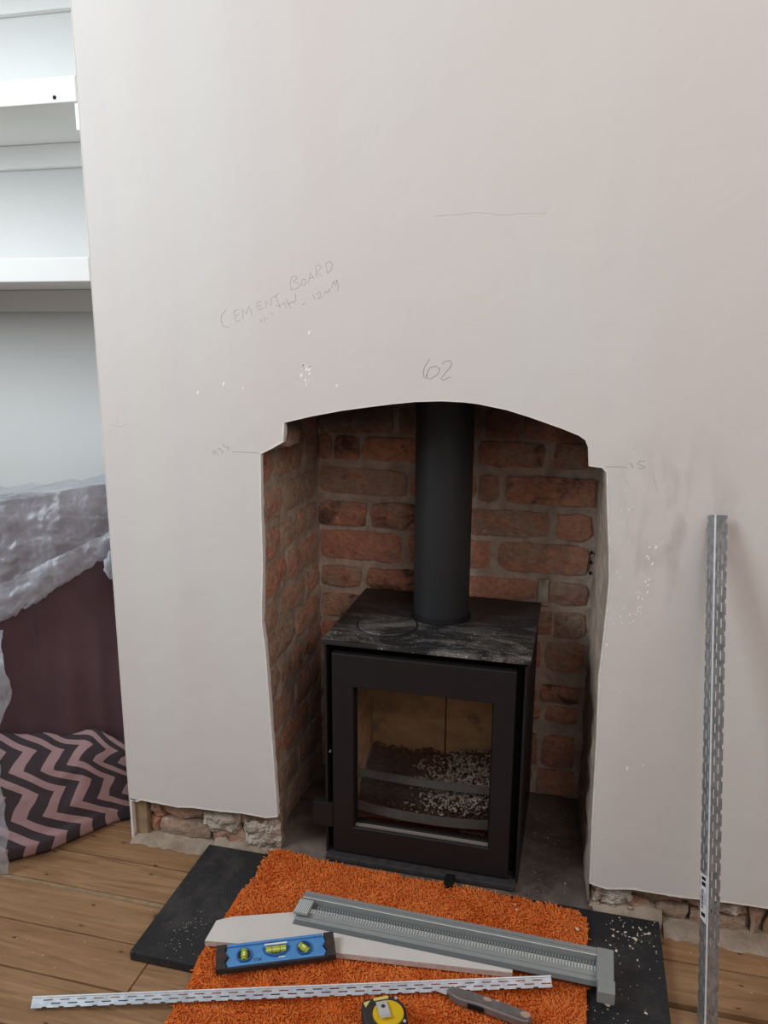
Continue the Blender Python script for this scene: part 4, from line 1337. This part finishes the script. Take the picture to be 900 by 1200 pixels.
P0 = Vector((-0.893, -0.474, 0.0175)); P1 = Vector((0.000, -0.244, 0.062))
b1 = empty('angle_bead', 'perforated galvanised angle bead lying slantwise across floorboards and orange rug', 'bead', group='galvanised angle beads')
orient(b1, P0, P1 - P0, (0.0, 0.10, 1))
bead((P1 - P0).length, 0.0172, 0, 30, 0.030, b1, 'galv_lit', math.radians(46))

Q0 = Vector((0.2615, -0.250, 0.004)); Q1 = Vector((0.2315, -0.022, 0.868))
b2 = empty('angle_bead', 'tall perforated galvanised angle bead leaning upright against the plastered wall', 'bead', group='galvanised angle beads')
orient(b2, Q0, Q1 - Q0, (-0.36, -1, 0))
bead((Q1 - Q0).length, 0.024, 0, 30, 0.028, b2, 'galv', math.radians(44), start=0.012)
# price sticker on its left wing
ang = math.radians(44); STICK = 1
x0, x1 = 0.188, 0.270


def sticker(sgn):
    dd = Vector((0, sgn * math.sin(ang), -math.cos(ang))); nn = Vector((0, sgn * math.cos(ang), math.sin(ang)))
    def Pt(x, rr, h):
        return tuple(Vector((x, 0, 0)) + dd * rr + nn * h)
    mb = MB(); 
    pr = [(x0, 0.003), (x1, 0.003), (x1, 0.0215), (x0 + 0.006, 0.0215)]
    mb.add([Pt(a, b, 0.0003) for a, b in pr] + [Pt(a, b, 0.0006) for a, b in pr], [(0, 1, 2, 3), (7, 6, 5, 4), (0, 4, 5, 1), (1, 5, 6, 2), (2, 6, 7, 3), (3, 7, 4, 0)])
    st = mb.build('white_sticker', M['white_print'], b2)
    mb = MB(); rr_ = random.Random(8); x = x0 + 0.022
    while x < x1 - 0.026:
        w_ = rr_.choice([0.0006, 0.0006, 0.0012, 0.0018])
        pr = [(x, 0.0115), (x + w_, 0.0115), (x + w_, 0.0190), (x, 0.0190)]
        mb.add([Pt(a, b, 0.0007) for a, b in pr], [(0, 1, 2, 3)]); x += w_ + rr_.choice([0.0007, 0.0012])
    for xa, xb in ((x0 + 0.010, x0 + 0.017), (x1 - 0.020, x1 - 0.013), (x1 - 0.010, x1 - 0.004)):
        pr = [(xa, 0.006), (xb, 0.006), (xb, 0.018), (xa, 0.018)]
        mb.add([Pt(a, b, 0.0007) for a, b in pr], [(0, 1, 2, 3)])
    for k in range(3):
        pr = [(x0 + 0.03, 0.005 + k * 0.002), (x1 - 0.03, 0.005 + k * 0.002), (x1 - 0.03, 0.0056 + k * 0.002), (x0 + 0.03, 0.0056 + k * 0.002)]
        mb.add([Pt(a, b, 0.0007) for a, b in pr], [(0, 1, 2, 3)])
    mb.build('barcode', M['black_print'], st, fixn=False)


# ---- tape measure
tm = empty('tape_measure', 'black and yellow tape measure with a steel belt clip, lying on the orange rug', 'tape measure', (-0.264, -0.400, RT - 0.001), rz=math.radians(27))
case = [(-0.036, -0.034), (0.020, -0.034), (0.034, -0.020), (0.036, 0.010), (0.026, 0.030), (0.010, 0.036), (-0.030, 0.036), (-0.036, 0.030)]
bmx = bmesh.new()
bv = [bmx.verts.new((x, y, 0.0)) for x, y in case]
f = bmx.faces.new(bv)
g = bmesh.ops.extrude_face_region(bmx, geom=[f])
for v in g['geom']:
    if isinstance(v, bmesh.types.BMVert):
        v.co.z = 0.036
bmesh.ops.recalc_face_normals(bmx, faces=bmx.faces[:])
bmesh.ops.bevel(bmx, geom=bmx.edges[:], offset=0.004, segments=3, affect='EDGES')
smooth_by_angle(MB().addbm(bmx).build('case', M['rubber'], tm), 50)
mb = MB().cyl((0.004, -0.004, 0.034), (0.004, -0.004, 0.0385), 0.0265, 0.0255, n=40)
smooth_by_angle(mb.build('yellow_disc', M['tape_yellow'], tm))
MB().box((-0.014, 0.0262, 0.0352), (0.012, 0.0318, 0.0375), bev=0.001).build('yellow_stripe', M['tape_pale'], tm)
MB().prism([(-0.032, 0.026), (-0.020, 0.028), (-0.030, 0.016)], 0.0352, 0.0372, 'z').build('yellow_triangle', M['tape_pale'], tm)
cl = MB()
cp = [(0.024, 0.0388), (0.020, 0.0412), (0.010, 0.0420), (-0.006, 0.0418), (-0.014, 0.0440)]
vs = []
for y, z in cp:
    for x in (-0.0125, 0.0060):
        vs += [(x, y - 0.004, z), (x, y - 0.004, z + 0.0012)]
fs = []
for i in range(len(cp) - 1):
    a = i * 4; b = a + 4
    fs += [(a + 1, a + 3, b + 3, b + 1), (a, b, b + 2, a + 2), (a, a + 1, b + 1, b), (a + 2, b + 2, b + 3, a + 3)]
fs += [(0, 2, 3, 1), (len(vs) - 4, len(vs) - 3, len(vs) - 1, len(vs) - 2)]
cl.add(vs, fs)
clip = cl.build('belt_clip', M['chrome'], tm)
MB().cyl((-0.0025, 0.006, 0.042), (-0.0025, 0.006, 0.0438), 0.0034, n=16).build('clip_hole', M['rubber'], clip)
for sx, sy in ((0.024, 0.024), (0.027, -0.024)):
    MB().cyl((sx, sy, 0.0355), (sx, sy, 0.0372), 0.0026, n=14).build('screw', M['chrome'], tm)

# ---- utility knife
kn = empty('utility_knife', 'grey metal utility knife with worn patches, half under the slanting bead on the rug', 'knife', (-0.100, -0.322, RT + 0.001), rz=math.radians(-9))
side = [(-0.078, 0.006), (-0.070, 0.013), (-0.03, 0.0155), (0.02, 0.015), (0.066, 0.0125), (0.074, 0.006), (0.074, -0.004), (0.066, -0.0115), (0.02, -0.0105), (-0.02, -0.0085), (-0.050, -0.0115), (-0.074, -0.004)]
bmx = bmesh.new()
f = bmx.faces.new([bmx.verts.new((x, y, 0.0)) for x, y in side])
g = bmesh.ops.extrude_face_region(bmx, geom=[f])
for v in g['geom']:
    if isinstance(v, bmesh.types.BMVert):
        v.co.z = 0.019
bmesh.ops.recalc_face_normals(bmx, faces=bmx.faces[:])
bmesh.ops.bevel(bmx, geom=bmx.edges[:], offset=0.0042, segments=3, affect='EDGES')
smooth_by_angle(MB().addbm(bmx).build('handle', M['knife'], kn), 50)
MB().box((-0.035, -0.013, 0.007), (-0.006, -0.0088, 0.0135), bev=0.001).build('slider', M['stove_dark'], kn)
MB().prism([(-0.098, -0.002), (-0.076, 0.005), (-0.076, -0.004)], 0.009, 0.0098, 'z').build('blade', M['chrome'], kn)
r = random.Random(6)
for cx, cy, rx, ry in ((-0.005, 0.006, 0.008, 0.004), (0.012, 0.010, 0.0035, 0.002), (0.063, 0.001, 0.0085, 0.0075)):
    MB().prism([(cx + math.cos(2 * PI * i / 10) * rx * r.uniform(.75, 1.15), cy + math.sin(2 * PI * i / 10) * ry * r.uniform(.75, 1.15)) for i in range(10)], 0.0186, 0.0193, 'z').build('worn_patch', M['knife_worn'], kn)

# ---- crumbs of plaster
def crumb(x, y, s, z, seed):
    rr_ = random.Random(seed); bm = bmesh.new(); bmesh.ops.create_icosphere(bm, subdivisions=1, radius=1)
    a = rr_.uniform(0, 6)
    R = Matrix.Rotation(a, 3, 'Z')
    for v in bm.verts:
        k = rr_.uniform(0.7, 1.2)
        v.co = R @ Vector((v.co.x * s * 1.35 * k, v.co.y * s * 0.8 * k, v.co.z * s * 0.45))
    mn = min(v.co.z for v in bm.verts)
    for v in bm.verts:
        v.co += Vector((x, y, z - mn))
    return bm


def crumbs(name, label, pts, z, parent_group=None):
    mb = MB()
    for i, (x, y, s) in enumerate(pts):
        mb.addbm(crumb(x, y, s, z, i))
    o = mb.build(name, M['chip']); o['kind'] = 'stuff'
    tag(o, label, 'crumbs')
    return o


r = random.Random(12)
pts = [(r.gauss(0.148, 0.026), r.gauss(-0.052, 0.026), abs(r.gauss(0.0006, 0.0009)) + 0.0005) for _ in range(60)]
pts += [(r.uniform(0.075, 0.198), r.uniform(-0.33, -0.01), r.uniform(0.0006, 0.0014)) for _ in range(50)]
pts = [(x, y, s) for x, y, s in pts if 0.075 < x < 0.2 and -0.335 < y < -0.006]
crumbs('plaster_crumbs', 'fine pale plaster crumbs scattered over the bare right end of the black hearth', pts, HZ)
pts = [(r.gauss(-0.70, 0.02), r.gauss(-0.27, 0.035), r.uniform(0.0005, 0.0011)) for _ in range(45)]
pts = [(x, y, s) for x, y, s in pts if -0.78 < x < -0.655 and -0.335 < y < -0.01]
crumbs('plaster_crumbs', 'dust-fine white crumbs on the left end of the black hearth', pts, HZ)
pts = [(r.uniform(-0.09, 0.03), r.uniform(0.06, 0.36), r.uniform(0.0006, 0.0018)) for _ in range(40)]
pts = [p for p in pts if p[0] > -0.06]
crumbs('plaster_crumbs', 'pale crumbs on the dusty recess floor beside the stove', pts, HZ)
pts = [(r.uniform(-1.05, -0.8), r.uniform(-0.45, -0.05), r.uniform(0.0006, 0.0016)) for _ in range(26)] + [(r.uniform(0.215, 0.42), r.uniform(-0.3, -0.03), r.uniform(0.0006, 0.0016)) for _ in range(16)]
crumbs('plaster_crumbs', 'pale crumbs scattered on the floorboards', pts, 0.0)
BIG = [(0.100, -0.240, 0.0046, 'largest pinkish plaster chip, on the hearth beyond the channel end block'),
       (0.119, -0.105, 0.0035, 'rounded white plaster chip on the hearth at the rug edge'),
       (0.156, -0.063, 0.0038, 'long pale plaster chip in the middle of the crumbs on the hearth'),
       (0.138, -0.050, 0.0030, 'cream plaster chip nearest the rug among the crumbs on the hearth'),
       (0.165, -0.241, 0.0026, 'small white plaster chip near the front outer edge of the hearth'),
       (0.176, -0.045, 0.0026, 'small pale plaster chip by the outer edge of the hearth'),
       (0.108, -0.092, 0.0022, 'small white plaster chip just above the rounded one')]
for i, (x, y, s, lb) in enumerate(BIG):
    bm = crumb(0, 0, s, 0, 50 + i)
    tag(MB().addbm(bm).build('plaster_chip', M['chip'], loc=(x, y, HZ)), lb, 'chip', 'loose plaster chips')
for x, y, s, lb in ((0.045, -0.085, 0.0042, 'grey mortar chip in the far corner of the orange rug'), (-0.075, -0.060, 0.0030, 'white plaster chip on the rug below the stove'), (-0.079, -0.046, 0.0026, 'grey crumb beside the white chip on the rug below the stove')):
    tag(MB().addbm(crumb(0, 0, s, 0, 70)).build('plaster_chip', M['chip'], loc=(x, y, RT + 0.001)), lb, 'chip', 'loose plaster chips')

# ================================================================== DRAPED ALCOVE CORNER
def grid_mesh(nu, nv, fn, name, mat, parent=None, uv=None, seed=0):
    vs = [fn(i / (nu - 1), j / (nv - 1)) for j in range(nv) for i in range(nu)]
    fs = [(j * nu + i, j * nu + i + 1, (j + 1) * nu + i + 1, (j + 1) * nu + i) for j in range(nv - 1) for i in range(nu - 1)]
    mb = MB().add(vs, fs)
    o = mb.build(name, M[mat], parent, smooth=True, fixn=False)
    if uv:
        l = o.data.uv_layers.new(name='UVMap')
        for p in o.data.polygons:
            for li in p.loop_indices:
                vi = o.data.loops[li].vertex_index
                l.data[li].uv = uv(vi % nu / (nu - 1), vi // nu / (nv - 1))
    return o


def path(P, t):
    L = [0.0]
    for a, b in zip(P[:-1], P[1:]):
        L.append(L[-1] + (Vector(b) - Vector(a)).length)
    s = t * L[-1]
    for i in range(len(P) - 1):
        if s <= L[i + 1] + 1e-9:
            k = (s - L[i]) / max(1e-9, L[i + 1] - L[i])
            return Vector(P[i]).lerp(Vector(P[i + 1]), k)
    return Vector(P[-1])


CREST = [(-2.0, -0.13, 0.80), (-1.6, -0.09, 0.80), (-1.36, -0.035, 0.795), (-1.256, 0.005, 0.800), (-1.15, 0.052, 0.812), (-1.045, 0.104, 0.826), (-0.99, 0.125, 0.833)]


def cloth_fn(u, v):
    p = path(CREST, u)
    if v < 0.12:                                  # turned over the top
        k = v / 0.12
        return (p.x - 0.02 * (1 - k), p.y + 0.17 * (1 - k), p.z - 0.012 + 0.003 * math.sin(u * 40))
    k = (v - 0.12) / 0.88
    q = Vector((p.x * 7, k * 0.9, 2.0)); fold = 0.050 * mnoise.noise(q) * (0.25 + 0.75 * k) + 0.022 * mnoise.noise(Vector((p.x * 26, k * 1.6, 5.0))) * (0.3 + 0.7 * k) + 0.0012 * mnoise.noise(Vector((p.x * 60, k * 8, 1)))
    out = 0.012 + 0.02 * k
    return (p.x + 0.3 * fold, p.y - out + fold, (p.z - 0.012) * (1 - k) + 0.003)


cloth = grid_mesh(150, 40, cloth_fn, 'draped_cloth', 'cloth')
tag(cloth, 'dark burgundy cloth hanging in soft folds to the floor in the alcove', 'cloth')

BT_ = [(-1.75, -0.16, 0.27), (-1.45, -0.10, 0.265), (-1.29, -0.042, 0.252), (-1.17, 0.010, 0.246), (-1.09, 0.046, 0.240), (-1.03, 0.072, 0.215), (-0.992, 0.092, 0.185)]
BB_ = [(-1.70, -0.33, 0.004), (-1.40, -0.235, 0.004), (-1.205, -0.150, 0.004), (-1.140, -0.095, 0.004), (-1.095, -0.020, 0.004), (-1.055, 0.045, 0.004), (-1.000, 0.085, 0.004)]


def blanket_fn(u, v):
    a = path(BT_, u); b = path(BB_, u)
    k = v
    p = a.lerp(b, k)
    bul = math.sin(PI * min(1, k)) * 0.045
    z = p.z + bul * 0.75 + 0.016 * (1 - k) * mnoise.noise(Vector((p.x * 16, 0, 3)))
    d = Vector((b.x - a.x, b.y - a.y, 0)).normalized()
    n = mnoise.fractal(Vector((p.x * 9, p.y * 9, k * 2.3)), 0.9, 2.0, 3) * 0.013 * math.sin(PI * min(1, max(0, k))) ** 0.5 if 0 < k < 1 else 0
    hem = 0.0
    if k > 0.86:
        hem = 0.012 * math.sin((k - 0.86) / 0.14 * PI)
    return (p.x + d.x * (bul * 0.6 + n + hem), p.y + d.y * (bul * 0.6 + n + hem) - 0.004, max(0.004, z + n * 0.8 + hem * 0.7))


blanket = grid_mesh(130, 60, blanket_fn, 'chevron_blanket', 'chevron', uv=lambda u, v: (u * 0.95, v * 0.36))
sol = blanket.modifiers.new('thickness', 'SOLIDIFY'); sol.thickness = 0.004; sol.offset = 1
tag(blanket, 'dusky pink and charcoal chevron patterned blanket heaped on the floor in the alcove', 'blanket')

# polythene dust sheet: a swag over the crest and a longer fall at the left
SW_T = [(-1.9, -0.165, 0.815), (-1.6, -0.118, 0.815), (-1.36, -0.062, 0.806), (-1.256, -0.022, 0.809), (-1.15, 0.026, 0.822), (-1.045, 0.080, 0.838), (-0.989, 0.112, 0.842)]
SW_B = [(-1.9, -0.22, 0.42), (-1.6, -0.18, 0.45), (-1.36, -0.115, 0.475), (-1.283, -0.065, 0.520), (-1.19, -0.022, 0.572), (-1.11, 0.0, 0.627), (-1.04, 0.045, 0.675), (-0.989, 0.082, 0.710)]


def crumple(p, a, k=1.0):
    q = Vector(p)
    n1 = mnoise.fractal(q * 13, 0.9, 2.1, 4); n2 = mnoise.ridged_multi_fractal(q * 17, 0.9, 2.0, 4, 0.9, 2.0)
    return a * (n1 * 0.7 + (n2 - 1.0) * 0.5) * k


def swag_fn(u, v):
    a = path(SW_T, u); b = path(SW_B, u)
    if v < 0.15:
        k = v / 0.15
        p = (a.x - 0.01, a.y + 0.19 * (1 - k), a.z + 0.004 * math.sin(u * 70))
        d = crumple(p, 0.006)
        return (p[0], p[1], p[2] + abs(d))
    k = (v - 0.15) / 0.85
    p = a.lerp(b, k)
    d = crumple(p, 0.012, 0.5 + k)
    q = Vector((p.x * 14 + p.z * 9, p.z * 3, 1.0)); wav = 0.022 * (abs(mnoise.noise(q)) - 0.25)
    zb = 0.012 * mnoise.noise(Vector((u * 60, 0, 5))) * k
    return (p.x, p.y - 0.016 * math.sin(PI * k) - d - wav * k, p.z + zb)


sheet = empty('dust_sheet', 'crumpled clear polythene dust sheet draped over the burgundy cloth in the alcove', 'dust sheet', (-1.35, -0.06, 0.0))


def shift(fn):
    return lambda u, v: tuple(a - b for a, b in zip(fn(u, v), (-1.35, -0.06, 0.0)))


grid_mesh(150, 70, shift(swag_fn), 'swag', 'sheet', sheet)
def hem_fn(u, v):
    x, y, z = swag_fn(u, 1.0)
    k = 0.70 + 0.32 * v
    x2, y2, z2 = swag_fn(u, 0.15 + 0.85 * min(1, k) )
    d = crumple((x2, y2 + 3, z2), 0.014)
    return (x2, y2 - 0.010 - 0.012 * math.sin(PI * v) - abs(d), z2 - 0.006 * v)


grid_mesh(150, 24, shift(hem_fn), 'doubled_hem', 'sheet', sheet)
FT = [(-1.9, -0.235, 0.55), (-1.6, -0.195, 0.55), (-1.36, -0.130, 0.54), (-1.198, -0.100, 0.540)]
FB = [(-1.85, -0.42, 0.003), (-1.50, -0.31, 0.003), (-1.30, -0.235, 0.003), (-1.180, -0.186, 0.003)]


def fall_fn(u, v):
    a = path(FT, u); b = path(FB, u); p = a.lerp(b, v)
    bulge = 0.016 * math.sin(PI * v) ** 0.8
    d = crumple(p, 0.018, 1.0) * (1 if v < 0.97 else 0.2)
    edge = (0.030 * math.exp(-((v - 0.22) / 0.10) ** 2) + 0.010 * math.exp(-((v - 0.8) / 0.2) ** 2) + 0.006 * mnoise.noise(Vector((0, v * 14, 2)))) * u ** 4
    return (p.x + edge, p.y - bulge - d * 0.7, max(0.002, p.z))


grid_mesh(60, 80, shift(fall_fn), 'long_fall', 'sheet', sheet)
bm = bmesh.new(); bmesh.ops.create_icosphere(bm, subdivisions=3, radius=1)
for v in bm.verts:
    k = 1 + 0.35 * mnoise.noise(v.co * 2.3)
    v.co = Vector((-1.003 + v.co.x * 0.017 * k + 1.35, 0.030 + v.co.y * 0.02 * k + 0.06, 0.665 + v.co.z * 0.030 * k))
MB().addbm(bm).build('tucked_corner', M['sheet'], sheet, smooth=True)
sticker(1 if STICK > 0 else -1)
